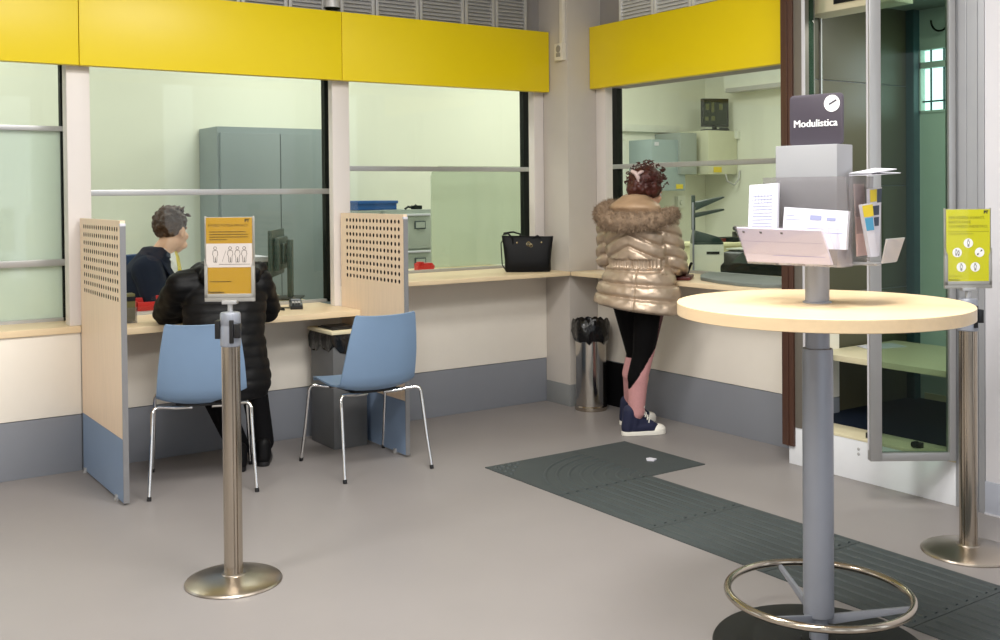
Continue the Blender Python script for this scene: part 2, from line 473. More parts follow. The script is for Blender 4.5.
# yellow fascia
def fascia(x0, y0, x1, y1, z0, z1, lab):
    m = M(); m.box((x0, y0, z0), (x1, y1, z1)); tag(obj('fascia_panel', m, 'yellow', None, 0.003), lab, 'panel', 'yellow fascia panels')
YF = 5.97
fascia(-1.6, YF, 1.374, YF + .06, 2.207, 2.632, 'yellow fascia panel above the window with frosted lower panes')
fascia(1.378, YF, 2.935, YF + .06, 2.207, 2.632, 'yellow fascia panel above the seated clerk')
fascia(2.939, YF, 4.556, YF + .06, 2.207, 2.632, 'yellow fascia panel above the window with the handbag')
fascia(4.757, 3.905, 4.815, 5.765, 2.221, 2.655, 'yellow fascia panel above the standing person, right of the column')

# louvred vents above the fascia
def vent(p0, p1, axis, at, z0, z1, material, lab, group):
    if axis == 'x': root = thing('vent_grille', lab, 'vent', ((p0 + p1) / 2, at, z0), 0, group); X = Matrix.Translation((p0, at, 0))
    else: root = thing('vent_grille', lab, 'vent', (at, (p0 + p1) / 2, z0), 0, group); X = Matrix.Translation((at, p1, 0)) @ Matrix.Rotation(-PI / 2, 4, 'Z')
    w = p1 - p0
    m = M(); m.box((0, -.03, z0), (.022, .05, z1), 0, X); m.box((w - .022, -.03, z0), (w, .05, z1), 0, X); m.box((0, -.03, z1 - .02), (w, .05, z1), 0, X); m.box((0, -.03, z0), (w, .05, z0 + .02), 0, X)
    obj('frame', m, material, root, 0.002)
    m = M(); m.box((.01, .045, z0), (w - .01, .05, z1), 0, X); obj('backing', m, 'vent_dark', root)
    m = M(); z = z0 + .03
    while z < z1 - .04:
        vs = [(.02, -.022, z), (w - .02, -.022, z), (w - .02, -.002, z + .024), (.02, -.002, z + .024), (.02, -.026, z + .002), (w - .02, -.026, z + .002), (w - .02, -.006, z + .027), (.02, -.006, z + .027)]
        m.add(vs, [(0, 3, 2, 1), (4, 5, 6, 7), (0, 1, 5, 4), (1, 2, 6, 5), (2, 3, 7, 6), (3, 0, 4, 7)], 0, X)
        z += .0245
    obj('louvre_slats', m, material, root)
xs = [2.00, 2.31, 2.61, 2.86]
for i in range(3): vent(xs[i], xs[i + 1] - .008, 'x', 6.05, 2.50, 3.2, 'vent_grey', ['grey louvred vent above the clerk panel, farthest from the column', 'grey louvred vent above the clerk panel, between two others', 'grey louvred vent just left of the round pipe cover'][i], 'grey louvres above the long fascia')
xs = [2.955, 3.205, 3.53, 3.885, 4.135, 4.41]
nm = ['grey louvred vent just right of the round pipe cover', 'grey louvred vent, second right of the round pipe cover', 'grey louvred vent, third right of the round pipe cover', 'grey louvred vent, second from the corner column', 'grey louvred vent nearest the corner column']
for i in range(5): vent(xs[i], xs[i + 1] - .008, 'x', 6.05, 2.50, 3.2, 'vent_grey', nm[i], 'grey louvres above the long fascia')
ys = [5.54, 5.19, 4.84, 4.49, 4.14]
nm = ['white louvred vent nearest the corner column', 'white louvred vent, second from the corner column', 'white louvred vent above the single yellow panel, third along', 'white louvred vent above the single yellow panel, far end']
for i in range(4): vent(ys[i + 1], ys[i] - .008, 'y', 4.86, 2.50, 3.2, 'vent_white', nm[i], 'white louvres above the single fascia panel')
m = M(); m.lathe([(.05, 0), (.05, .8)], (2.885, 6.0, 2.655)); m.lathe([(.052, -.004), (.052, 0)], (2.885, 6.0, 2.655), mi=1)
tag(obj('pipe_cover', m, ['vent_grey', 'black_rubber']), 'grey round pipe cover between the louvres above the fascia', 'pipe')

# small switch and conduit on the column
t = thing('wall_switch', 'small cream switch box on the corner column', 'switch', (4.56, 5.83, 2.41))
m = M(); m.box((4.53, 5.785, 2.415), (4.565, 5.875, 2.535)); obj('housing', m, 'switch', t, 0.004)
m = M(); m.ell((4.529, 5.83, 2.495), (.004, .026, .026)); m.box((4.527, 5.808, 2.44), (4.531, 5.852, 2.468)); obj('rocker', m, 'switch_grey', t)
m = M(); m.box((4.54, 5.79, 2.536), (4.565, 5.83, 3.4)); tag(obj('cable_conduit', m, 'switch', None, .003), 'cream cable duct running up the column above the switch', 'conduit')

# ------------------------------------------------------------------ counters and screens
m = M(); m.box((-1.6, 6.02, .757), (1.376, 6.62, .793)); tag(obj('worktop', m, 'wood', None, .003), 'narrow pale wood ledge under the frosted window', 'counter')
m = M(); m.box((1.403, 5.756, .757), (2.937, 6.62, .793)); tag(obj('worktop', m, 'wood', None, .003), 'low pale wood counter between the perforated screens', 'counter')
m = M(); m.prism([(2.964, 5.735), (4.546, 5.735), (4.562, 5.751), (4.562, 6.75), (3.40, 6.75), (3.07, 6.36), (3.024, 6.15), (3.024, 6.048), (2.964, 6.048)], .917, .945); tag(obj('worktop', m, 'wood', None, .003), 'high pale wood counter carrying the handbag', 'counter')
m = M(); m.prism([(4.55, 5.731), (4.55, 3.90), (5.75, 3.90), (5.75, 5.767), (4.586, 5.767)], .917, .945); tag(obj('worktop', m, 'wood_y', None, .003), 'high pale wood counter where the person stands', 'counter')

t = thing('privacy_screen', 'perforated pale wood screen left of the seated customer', 'screen', (1.390, 5.61, 0))
y0, y1, th = -.39, .41, .012
hx0, hx1, hz0, hz1, NC, NR = -.335, .322, 1.337, .995, 16, 9
m = M()
cw = (hx1 - hx0) / (NC - 1); ch = (hz0 - hz1) / (NR - 1)
gx0, gx1 = hx0 - cw / 2, hx1 + cw / 2; gz1, gz0 = hz0 + ch / 2, hz1 - ch / 2
for X0, X1, Z0, Z1 in ((y0, gx0, .32, 1.38), (gx1, y1, .32, 1.38), (gx0, gx1, gz1, 1.38), (gx0, gx1, .32, gz0)):
    m.add([(s * th, yy, zz) for s in (-1, 1) for yy, zz in ((X0, Z0), (X1, Z0), (X1, Z1), (X0, Z1))], [(0, 1, 2, 3), (7, 6, 5, 4)])
for i in range(NC):
    for j in range(NR):
        cx, cz = hx0 + i * cw, hz1 + j * ch
        o_ = [(cx + a * cw / 2, cz + b * ch / 2) for a, b in ((1, 0), (1, 1), (0, 1), (-1, 1), (-1, 0), (-1, -1), (0, -1), (1, -1))]
        h_ = [(cx + .0115 * math.cos(k * PI / 4), cz + .0125 * math.sin(k * PI / 4)) for k in range(8)]
        vs = [(s * th, *p) for s in (-1, 1) for p in o_ + h_]
        fs = []
        for k in range(8):
            k2 = (k + 1) % 8
            fs += [(k, k2, 8 + k2, 8 + k), (16 + k2, 16 + k, 24 + k, 24 + k2), (8 + k, 8 + k2, 24 + k2, 24 + k)]
        m.add(vs, [q for n_, q in enumerate(fs) if n_ % 3 != 2]); m.add(vs, [q for n_, q in enumerate(fs) if n_ % 3 == 2], 1)
m.add([(s * th, yy, zz) for s in (-1, 1) for yy, zz in ((y0, .32), (y1, .32), (y1, 1.38), (y0, 1.38))], [(0, 1, 5, 4), (1, 2, 6, 5), (2, 3, 7, 6), (3, 0, 4, 7)])
obj('perforated_panel', m, ['wood_pale', 'felt'], t, local=True, smooth=False, fix=False)
m = M(); m.box((-.003, gx0, gz0), (.003, gx1, gz1)); obj('felt_core', m, 'felt', t, local=True)
m = M(); m.box((-th, y0, .012), (th, y1, .318)); obj('kick_panel', m, 'kick_blue', t, local=True)
m = M(); m.box((-.0135, y0 - .005, .012), (.0135, y0 - .0005, 1.365)); obj('edge_trim', m, 'alu_dark', t, local=True)
m = M(); m.box((-.0138, y0 - .006, 1.352), (.0138, y0 + .01, 1.366)); obj('end_cap', m, 'paper', t, .002, local=True)
for yy in (-.27, .36):
    m = M(); m.box((-.022, yy - .014, 0), (.0, yy + .014, .028)); m.cyl((-.016, yy, 0), (-.016, yy, .012), .012, n=12)
    obj('foot', m, 'alu', t, .003, local=True)
dup(t, (2.951, 5.61, 0), 0, 'perforated pale wood screen behind the empty blue chair')

# ------------------------------------------------------------------ tactile path
def tile(poly, ribs, lab, dots=None):
    m = M(); m.prism(poly, 0.0, .004)
    for pts in ribs: m.tube([(x, y, .004) for x, y in pts], .0095, 6, flat=.65)
    if dots:
        for x, y in dots: m.lathe([(.015, 0), (.012, .005), (.006, .007)], (x, y, .004), 8)
    tag(obj('tactile_tile', m, 'tactile', None, ang=50), lab, 'floor tile', 'dark tactile guide tiles')
X0, X1, Y0, Y1, XB = 3.172, 3.776, 4.100, 4.762, 4.178
def rect(a, b, c, d): return [(a, c), (b, c), (b, d), (a, d)]
NRB = 9
rx = [X0 + .05 + (X1 - X0 - .10) * i / (NRB - 1) for i in range(NRB)]
cor = []
for i in range(NRB):
    rad = (X1 + .0) - rx[i]
    pts = [(X1 - rad * math.cos(a), Y0 + rad * math.sin(a)) for a in [PI / 2 * k / 16 for k in range(17)]]
    pts = [p for p in pts if p[0] > X0 + .01 and p[1] < Y1 - .01]
    cor.append(pts)
dots = [(X0 + .04 + i * .05, Y1 - .04 - j * .05) for i in range(5) for j in range(5) if i + j < 4]
tile(rect(X0, X1 - .002, Y0 + .002, Y1), cor, 'dark tactile tile with curved ribs and a corner of dots', dots)
ry = [Y0 + .05 + (Y1 - Y0 - .10) * i / 8 for i in range(9)]
tile(rect(X1 + .001, XB, Y0, Y1), [], 'smooth dark tactile tile by the standing person')
ycuts = [Y0, 3.45, 2.80, 2.15, 1.50, .85]
nm = ['dark ribbed tactile tile next to the curved one', 'dark ribbed tactile tile beside the round table foot', 'dark ribbed tactile tile behind the foot ring of the table', 'dark ribbed tactile tile in the near right corner', 'dark ribbed tactile tile running out of the picture']
for k in range(4):
    a, b = ycuts[k + 1] + .002, ycuts[k] - .002
    tile(rect(X0, X1, a, b), [[(x, a + .02), (x, b - .02)] for x in rx], nm[k])
m = M(); m.prism([(3.965, 4.335), (3.99, 4.305), (4.025, 4.32), (4.01, 4.36), (3.985, 4.362)], .0045, .012)
tag(obj('paper_scrap', m, 'paper'), 'tiny white paper scrap on the smooth tactile tile', 'litter')

# ------------------------------------------------------------------ chairs
def chair():
    t = thing('chair', 'blue plastic chair the customer in black sits on', 'chair', (1.834, 5.417, 0), math.radians(-18), 'blue plastic chairs with chrome legs')
    prof = [(.245, .452, .205), (.235, .470, .215), (.18, .474, .225), (.08, .462, .232), (-.04, .448, .236), (-.12, .444, .237), (-.170, .452, .237), (-.198, .482, .236), (-.212, .53, .233), (-.224, .58, .229), (-.240, .65, .222), (-.256, .73, .211), (-.270, .80, .199), (-.279, .846, .190), (-.282, .855, .182)]
    NU = 14; top = []; bot = []
    def nrm(i):
        a = prof[max(0, i - 1)]; b = prof[min(len(prof) - 1, i + 1)]
        t_ = V((0, b[0] - a[0], b[1] - a[1])).normalized()
        return V((0, t_.z, -t_.y))   # towards the sitter
    for i, (y, z, w) in enumerate(prof):
        nn = nrm(i)
        for k in range(NU + 1):
            s = -1 + 2 * k / NU
            curl = (.010, .010, .012, .018, .026, .036, .042, .042, .040, .036, .032, .030, .028, .026, .026)[i] * abs(s) ** 2.6
            p = V((w * .94 * s, y, z)) + nn * curl
            top.append(p); bot.append(p - nn * .009)
    n = NU + 1; L = len(prof); vs = top + bot; fs = []; q = len(top)
    for i in range(L - 1):
        for k in range(NU):
            a, b, c, d = i * n + k, i * n + k + 1, (i + 1) * n + k + 1, (i + 1) * n + k
            fs += [(a, b, c, d), (q + d, q + c, q + b, q + a)]
    for k in range(NU): fs += [(k, q + k, q + k + 1, k + 1), ((L - 1) * n + k, (L - 1) * n + k + 1, q + (L - 1) * n + k + 1, q + (L - 1) * n + k)]
    for i in range(L - 1): fs += [(i * n, (i + 1) * n, q + (i + 1) * n, q + i * n), (i * n + NU, q + i * n + NU, q + (i + 1) * n + NU, (i + 1) * n + NU)]
    m = M(); m.add(vs, fs); obj('seat_shell', m, 'chair_blue', t, local=True, ang=50)
    m = M(); m.box((-.13, -.13, .428), (.13, .13, .441)); m.box((-.15, -.145, .424), (.15, -.115, .436)); m.box((-.15, .115, .424), (.15, .145, .436))
    obj('seat_support', m, 'black_plastic', t, .003, local=True)
    for sx in (-1, 1):
        for sy in (-1, 1):
            P = [(sx * .05, sy * .13, .420), (sx * .12, sy * .145, .423), (sx * .175, sy * .165, .432), (sx * .215, sy * .188, .438), (sx * .232, sy * .200, .432), (sx * .240, sy * .207, .412), (sx * .241, sy * .218, .36), (sx * .249, sy * .25, .18), (sx * .258, sy * .284, .016)]
            m = M(); m.tube(P, .0092, 10); lg = obj('leg', m, 'chrome', t, local=True, ang=60)
            m = M(); m.cyl((sx * .2575, sy * .2825, .020), (sx * .259, sy * .287, 0), .0112, n=10); obj('foot_cap', m, 'black_plastic', lg, local=True)
    return t
ch = chair()
dup(ch, (2.680, 5.215, 0), math.radians(-1), 'empty blue plastic chair in front of the wood screen')

# ------------------------------------------------------------------ stanchion signs
def figure_icon(x, z, s):
    """standing figure drawn as strokes, local plane x / y"""
    m = M()
    def stroke(pts, w=.0016):
        for a, b in zip(pts[:-1], pts[1:]):
            d = V((b[0] - a[0], b[1] - a[1])); L = d.length
            if L < 1e-6: continue
            nx, ny = -d.y / L * w / 2 * 1.0, d.x / L * w / 2
            m.add([(a[0] + nx, a[1] + ny, 0), (a[0] - nx, a[1] - ny, 0), (b[0] - nx, b[1] - ny, 0), (b[0] + nx, b[1] + ny, 0)], [(0, 1, 2, 3)])
    c = [(x + .0058 * s * math.cos(k * PI / 6), z + .026 * s + .0058 * s * math.sin(k * PI / 6)) for k in range(13)]
    stroke(c)
    for sg in (-1, 1):
        stroke([(x, z + .018 * s), (x + sg * .008 * s, z + .016 * s), (x + sg * .0105 * s, z + .002 * s), (x + sg * .007 * s, z - .004 * s), (x + sg * .006 * s, z - .028 * s), (x + sg * .001 * s, z - .028 * s), (x, z - .008 * s)])
    return m
def flat(m, z0, z1):
    return M().add([(x, y, z + z0) for x, y, z in m.v], m.f)
def quad(x0, x1, y0, y1, z, mi=0, m=None):
    m = m or M(); return m.add([(x0, y0, z), (x1, y0, z), (x1, y1, z), (x0, y1, z)], [(0, 1, 2, 3)], mi)
def disc(x, y, r, z, n=28, sx=1.0):
    return M().add([(x + sx * r * math.cos(2 * PI * k / n), y + r * math.sin(2 * PI * k / n), z) for k in range(n)], [tuple(range(n))])

def stanchion(loc, label, poster):
    t = thing('stanchion_sign', label, 'sign', loc, -yaw, 'steel posts with a sign')
    k = dict(local=True)
    m = M(); m.lathe([(.184, 0), (.186, .004), (.182, .010), (.165, .017), (.10, .026), (.046, .032), (.044, .036)], n=64); obj('base', m, 'steel_disc', t, ang=25, **k)
    m = M(); poly = []
    for i in range(144):
        a = 2 * PI * i / 144; dg = (math.degrees(a) + 90) % 90
        g = .0042 if (18 <= dg <= 24 or 38 <= dg <= 43) else 0
        poly.append(((.0357 - g) * math.cos(a), (.0357 - g) * math.sin(a)))
    m.prism(poly, .030, .925); obj('post', m, 'steel', t, ang=30, **k)
    m = M(); m.lathe([(.0375, .915), (.0395, .919), (.0395, .99), (.0380, .994), (.0380, 1.0), (.0395, 1.004), (.0395, 1.038), (.036, 1.046), (.012, 1.049)], n=40); hd = obj('head', m, 'silver_paint', t, ang=25, **k)
    m = M(); m.box((-.056, -.022, .945), (-.036, .022, 1.015)); m.box((.006, -.046, .93), (.022, -.033, 1.02)); m.box((.024, -.044, .950), (.046, -.014, 1.005)); obj('belt_cassette', m, 'black_plastic', hd, .003, **k)
    m = M(); m.lathe([(.010, 1.045), (.010, 1.082)], n=16); m.box((-.028, -.018, 1.078), (.028, .018, 1.092)); obj('neck', m, 'alu', t, .002, **k)
    m = M()
    m.box((-.0965, -.008, 1.088), (.0965, .008, 1.106)); m.box((-.0965, -.008, 1.10), (.0965, .000, 1.118))
    for sg in (-1, 1):
        a, b = sorted((sg * .0965, sg * .084)); c_, d_ = sorted((sg * .0965, sg * .090))
        m.box((a, -.008, 1.10), (b, .008, 1.225)); m.prism([(a, 0), (b, 0), (sg * .0965, .03)], 0, .016, 0, Matrix.Translation((0, .008, 1.225)) @ Matrix.Rotation(PI / 2, 4, 'X')); m.box((c_, .002, 1.22), (d_, .008, 1.418))
    m.box((-.0965, .003, 1.10), (.0965, .007, 1.414))
    obj('sign_holder', m, 'sign_frame', t, .0015, **k)
    X = Matrix.Translation((0, -.0045, 1.262)) @ Matrix.Rotation(PI / 2, 4, 'X')   # poster plane: x right, y up
    ps = M(); ps.box((-.089, -.152, -.003), (.089, .150, 0)); po = obj('poster', M().join(ps, X), poster['mat'], t, **k)
    for nm_, mm, mt in poster['parts']:
        obj(nm_, M().join(mm, X), mt, po, smooth=False, fix=False, **k)
    m = M(); m.box((-.092, -.0072, 1.108), (.092, -.0060, 1.416)); obj('cover_sheet', m, 'acrylic_clear', t, **k)
    return t
glass('acrylic_clear', (252, 252, 252), 1.25)
# ochre privacy notice
band = quad(-.089, .089, -.042, .050, .0006)
ink = M()
ink.join(flat(text('AVVISO TUTELA PRIVACY', .0135), .0010, 0), Matrix.Translation((-.004, .120, 0)))
for k, wd in enumerate((.140, .150, .150, .068)):
    ink.join(quad(-.076, -.076 + wd, .094 - k * .010, .0965 - k * .010, .001))
ink.join(flat(text('Posteitaliane', .012, .0004, 'LEFT'), .001, 0), Matrix.Translation((-.082, -.138, 0)))
ink.join(quad(-.076, .008, -.098, -.0955, .001))
ink.join(flat(text('PT', .016, .0012), .001, 0), Matrix.Translation((.070, .138, 0)))
ic = M()
for x in (-.054, .004, .032, .058): ic.join(flat(figure_icon(x, .006, 1.0), .0010, 0))
ic.join(M().add([(-.028, -.02, .001), (-.027, -.02, .001), (-.012, .022, .001), (-.013, .022, .001)], [(0, 1, 2, 3)]))
ic.join(quad(-.04, .08, -.031, -.0295, .001))
s1 = stanchion((1.452, 3.945, 0), 'steel post with an ochre privacy notice behind the seated customer', {'mat': 'ochre', 'parts': [('white_band', band, 'band_pale'), ('lettering', ink, 'sign_ink'), ('pictogram', ic, 'ink_dark')]})
# lime step-back notice
ink = M()
for k, s_ in enumerate(('PER ESSERE AVANTI,', 'BASTA FARE', 'UN PASSO INDIETRO.')):
    ink.join(flat(text(s_, .0165, 0, 'LEFT'), .0010, 0), Matrix.Translation((-.080, .116 - k * .018, 0)))
ink.join(quad(-.084, .084, .0585, .0598, .001)); ink.join(quad(-.08, .02, .049, .051, .001))
ink.join(quad(-.080, -.03, -.123, -.1215, .001)); ink.join(flat(text('Posteitaliane', .009, .0003, 'LEFT'), .001, 0), Matrix.Translation((-.080, -.138, 0)))
blk = M(); blk.join(flat(text('PT', .016, .0012), .001, 0), Matrix.Translation((.072, .138, 0)))
dz = []; ic = M()
for q, (x, y) in enumerate(((.0, .012), (-.046, -.026), (.046, -.026), (-.029, -.086), (.028, -.086))):
    dz.append(('white_disc', disc(x, y, .0195, .0008), 'sign_white'))
    if q in (0, 3, 4): ic.join(flat(figure_icon(x, y, .48), .0013, 0))
    elif q == 1: ic.join(flat(figure_icon(x - .004, y, .42), .0013, 0)); ic.join(flat(figure_icon(x + .006, y - .003, .34), .0013, 0))
    else:
        for a in (0, PI):
            Z_ = Matrix.Translation((x, y, .0013)) @ Matrix.Rotation(PI / 4 + a, 4, 'Z')
            ic.add([(.004, -.0012, 0), (.009, -.0012, 0), (.009, -.005, 0), (.016, 0, 0), (.009, .005, 0), (.009, .0012, 0), (.004, .0012, 0)], [(0, 1, 2, 3, 4, 5, 6)], 0, Z_)
s2 = stanchion((4.033, 2.468, 0), 'steel post with a lime yellow notice beside the grey wall', {'mat': 'lime', 'parts': [('lettering', ink, 'sign_ink2'), *dz, ('pictogram', ic, 'ink_dark'), ('logo', blk, 'ink_dark')]})

# ------------------------------------------------------------------ standing round table with leaflet rack
TX, TY = 2.800, 2.240
t = thing('standing_table', 'tall round pale wood table with a steel foot ring', 'table', (TX, TY, 0))
m = M(); m.lathe([(.338, 0), (.342, .004), (.338, .010), (.20, .018), (.06, .024), (.055, .03)], (TX, TY, 0), 72); obj('base', m, 'black_plate', t, ang=25)
m = M(); m.lathe([(.030, .02), (.030, .12)], (TX, TY, 0), 32); m.lathe([(.046, .105), (.049, .110), (.049, .975), (.0475, .982), (.038, .984)], (TX, TY, 0), 48); obj('column', m, 'silver_paint', t, ang=25)
m = M(); m.lathe([(.0385, .975), (.0385, 1.265)], (TX, TY, 0), 40); m.lathe([(.046, 1.131), (.046, 1.134), (.040, 1.137)], (TX, TY, 0), 40); obj('upper_tube', m, 'silver_paint', t, ang=25)
m = M(); m.lathe([(.460, 1.090), (.464, 1.092), (.464, 1.129), (.4625, 1.131)], (TX + CAMR.x * .013, TY + CAMR.y * .013, 0), 128); obj('tabletop', m, 'wood_table', t, ang=25)
m = M(); m.tube([(TX + .292 * math.cos(2 * PI * k / 72), TY + .292 * math.sin(2 * PI * k / 72), .178) for k in range(72)], .0125, 12, True); obj('foot_ring', m, 'steel', t, ang=60)
for a in (66, -58, 186):
    c, s = math.cos(math.radians(a)), math.sin(math.radians(a))
    m = M(); X = Matrix.Translation((TX, TY, 0)) @ Matrix.Rotation(math.radians(a), 4, 'Z') @ Matrix.Rotation(PI / 2, 4, 'X')
    m.prism([(.028, .085), (.048, .085), (.284, .160), (.284, .174), (.272, .174), (.048, .118), (.028, .118)], -.006, .006, 0, X)
    obj('ring_bracket', m, 'silver_paint', t, .002)

rk = thing('leaflet_rack', 'grey box display with clear leaflet trays above the round table', 'rack', (TX, TY, 1.255), math.radians(12))
K = dict(local=True)   # local axes: a (x) away to the right, b (y) away to the left, z up from 1.255
m = M(); m.box((-.056, -.097, .005), (.056, .117, .388)); obj('display_box', m, 'silver_box', rk, .003, **K)
m = M(); m.box((-.075, -.10, 0), (.075, .10, .006)); m.box((-.14, -.06, .004), (.02, -.03, .012)); m.box((-.14, .03, .004), (.02, .06, .012)); m.box((0.0, -.2, .004), (.03, .0, .012)); obj('mounting_plate', m, 'alu', rk, **K)
sg = obj('header_sign', M().rrect(.186, .166, .014, .008, X=Matrix.Translation((0, 0, .471)) @ Matrix.Rotation(PI / 2, 4, 'Z')), 'sign_plum', rk, .0015, **K)
XS = plane_X((-.0052, 0, .471), (0, -1, 0), (0, 0, 1))
m = M(); tx = text('Modulistica', .0335)
for k in range(5): m.join(tx, XS @ Matrix.Translation((-.003 + .0006 * k, -.012 + .0003 * (k % 2), .0001 * k))); obj('lettering', m, 'sign_white', sg, smooth=False, fix=False, **K)
m = M().join(disc(.056, .050, .027, 0), XS); obj('pictogram_disc', m, 'sign_white', sg, smooth=False, fix=False, **K)
m = M(); m.add([(-.012, -.003, 0), (.018, -.003, 0), (.018, .003, 0), (-.012, .003, 0)], [(0, 1, 2, 3)], 0, XS @ Matrix.Translation((.056, .052, .0006)) @ Matrix.Rotation(math.radians(28), 4, 'Z')); obj('pictogram_pen', m, 'sign_plum', sg, smooth=False, fix=False, **K)
# near tray (faces the long side)
def plate(m, p0, p1, p2, p3, th_=.003):
    p0, p1, p2, p3 = map(V, (p0, p1, p2, p3)); n_ = (p1 - p0).cross(p3 - p0).normalized() * th_
    vs = [p0, p1, p2, p3, p0 + n_, p1 + n_, p2 + n_, p3 + n_]
    return m.add(vs, [(0, 3, 2, 1), (4, 5, 6, 7), (0, 1, 5, 4), (1, 2, 6, 5), (2, 3, 7, 6), (3, 0, 4, 7)])
b0, b1 = -.155, .180
m = M()
plate(m, (-.155, b0, .005), (-.155, b1 - .015, .005), (-.205, b1 + .005, .130), (-.200, b0 + .02, .125))
obj('front_panel', m, 'acrylic', rk, **K)
m = M(); plate(m, (-.155, b0, .005), (-.070, b0, .005), (-.070, b1 - .015, .005), (-.155, b1 - .015, .005)); obj('tray_floor', m, 'acrylic', rk, **K)
m = M(); plate(m, (-.075, b0, .005), (-.075, b1 - .03, .005), (-.080, b1 - .03, .285), (-.080, b0 + .02, .285)); obj('back_panel', m, 'acrylic_smoke', rk, **K)
for bb, b2 in ((b0, b0 + .02), (b1 - .015, b1)):
    m = M(); plate(m, (-.155, bb, .005), (-.075, bb, .005), (-.078, b2, .125), (-.202, b2, .125), .0025)
    obj('end_panel', m, 'acrylic', rk, **K)
# far tray (short side)
m = M(); plate(m, (.02, -.205, .012), (.135, -.205, .012), (.150, -.225, .088), (.01, -.225, .088)); obj('front_panel', m, 'acrylic_white', rk, **K)
m = M(); plate(m, (-.03, -.118, .006), (.135, -.118, .006), (.135, -.205, .012), (-.03, -.205, .012)); obj('tray_floor', m, 'alu_dark', rk, **K)
m = M(); plate(m, (-.045, -.120, .01), (.12, -.120, .01), (.12, -.135, .285), (-.045, -.135, .285)); obj('back_panel', m, 'acrylic_smoke', rk, **K)

# papers in the trays (each stack of forms is its own thing)
RX = Matrix.Translation((TX, TY, 1.255)) @ Matrix.Rotation(math.radians(12), 4, 'Z')
def sheet(name, pts, lab, cat, material, th_=.006, marks=None, group=None, curl=0.0):
    """pts: lower-left, lower-right, upper-right, upper-left as seen, in rack coordinates; slightly bowed stack"""
    p = [V(q) for q in pts]; ux = p[1] - p[0]; n_ = ux.cross(p[3] - p[0]).normalized()
    NX, NZ = 6, 8; top = []
    for j in range(NZ + 1):
        for i in range(NX + 1):
            u, v = i / NX, j / NZ
            q = (p[0] * (1 - u) + p[1] * u) * (1 - v) + (p[3] * (1 - u) + p[2] * u) * v
            q = q + n_ * (curl * (v * v) + .25 * curl * math.sin(PI * u))
            top.append(q)
    w = NX + 1; q0 = len(top); vs = top + [q - n_ * th_ for q in top]; fs = []
    for j in range(NZ):
        for i in range(NX):
            a, b, c, d = j * w + i, j * w + i + 1, (j + 1) * w + i + 1, (j + 1) * w + i
            fs += [(a, b, c, d), (q0 + d, q0 + c, q0 + b, q0 + a)]
    for i in range(NX): fs += [(i, q0 + i, q0 + i + 1, i + 1), (NZ * w + i, NZ * w + i + 1, q0 + NZ * w + i + 1, q0 + NZ * w + i)]
    for j in range(NZ): fs += [(j * w, (j + 1) * w, q0 + (j + 1) * w, q0 + j * w), (j * w + NX, q0 + j * w + NX, q0 + (j + 1) * w + NX, (j + 1) * w + NX)]
    m = M(); m.add(vs, fs, 0, RX)
    mats = [material]
    if marks:
        for u0, u1, v0, v1, mt in marks:
            if mt not in mats: mats.append(mt)
            mi = mats.index(mt)
            def at(u, v):
                q = (p[0] * (1 - u) + p[1] * u) * (1 - v) + (p[3] * (1 - u) + p[2] * u) * v
                return q + n_ * (curl * (v * v) + .25 * curl * math.sin(PI * u) + .0008)
            nn = 5
            vs = [at(u0 + (u1 - u0) * k / nn, v0) for k in range(nn + 1)] + [at(u0 + (u1 - u0) * k / nn, v1) for k in range(nn + 1)]
            m.add(vs, [(k, k + 1, nn + 2 + k, nn + 1 + k) for k in range(nn)], mi, RX)
    return tag(obj(name, m, mats, None, ang=40), lab, cat, group)
lines = [(.12 + .02 * (k % 3), .82, .25 + k * .045, .258 + k * .045, 'ink') for k in range(14)] + [(.10 + .11 * k, .115 + .11 * k, .2, .92, 'ink') for k in range(8)]
sheet('form_stack', [(-.150, .168, .02), (-.150, .062, .02), (-.125, .075, .268), (-.125, .178, .262)], 'tall white printed forms standing in the tray, beside the wide ones', 'paper', 'paper', .012, lines, 'papers in the rack', -.008)
marks = [(.03, .18, .80, .815, 'ink'), (.03, .30, .70, .712, 'ink'), (.42, .60, .72, .84, 'ink'), (.68, .82, .72, .80, 'ink'), (.38, .95, .40, .412, 'ink_blue'), (.38, .66, .50, .510, 'ink_blue'), (.70, .92, .52, .53, 'ink')]
sheet('form_stack', [(-.140, .050, .06), (-.140, -.165, .06), (-.128, -.165, .178), (-.128, .050, .19)], 'wide white slips with blue lines at the front of the grey box', 'paper', 'paper', .014, marks, 'papers in the rack', -.006)
marks = [(.03, .97, .62, .63, 'ink'), (.35, .95, .22, .23, 'ink_blue'), (.06, .09, .86, .92, 'ink_dark'), (.27, .30, .86, .92, 'ink_dark'), (.52, .55, .86, .92, 'ink_dark')]
sheet('form_stack', [(-.156, .165, .012), (-.156, -.128, .012), (-.192, -.110, .118), (-.194, .182, .122)], 'low white slips filling the clear front tray', 'paper', 'paper_lilac', .008, marks, 'papers in the rack')
marks = [(.0, 1, .76, .98, 'leaf_yellow'), (.05, .9, .50, .74, 'leaf_blue')]
sheet('leaflet', [(.015, -.175, .03), (.050, -.182, .03), (.025, -.172, .200), (-.025, -.160, .195)], 'leaflet with yellow top and blue square in the side tray', 'leaflet', 'paper', .012, marks, 'leaflets in the side tray', .004)
marks = [(.0, .55, .80, .98, 'leaf_yellow'), (.58, .98, .78, .98, 'leaf_navy'), (.1, .8, .60, .74, 'leaf_navy'), (.1, .8, .44, .57, 'leaf_navy')]
sheet('leaflet', [(.045, -.165, .03), (.085, -.172, .03), (.120, -.162, .250), (.055, -.150, .245)], 'leaning leaflet with dark squares in the side tray', 'leaflet', 'paper', .012, marks, 'leaflets in the side tray', .004)
sheet('leaflet', [(.02, -.128, .03), (.10, -.128, .03), (.07, -.128, .262), (.0, -.128, .262)], 'pink paper behind the side tray panel', 'paper', 'pink_paper', .004)
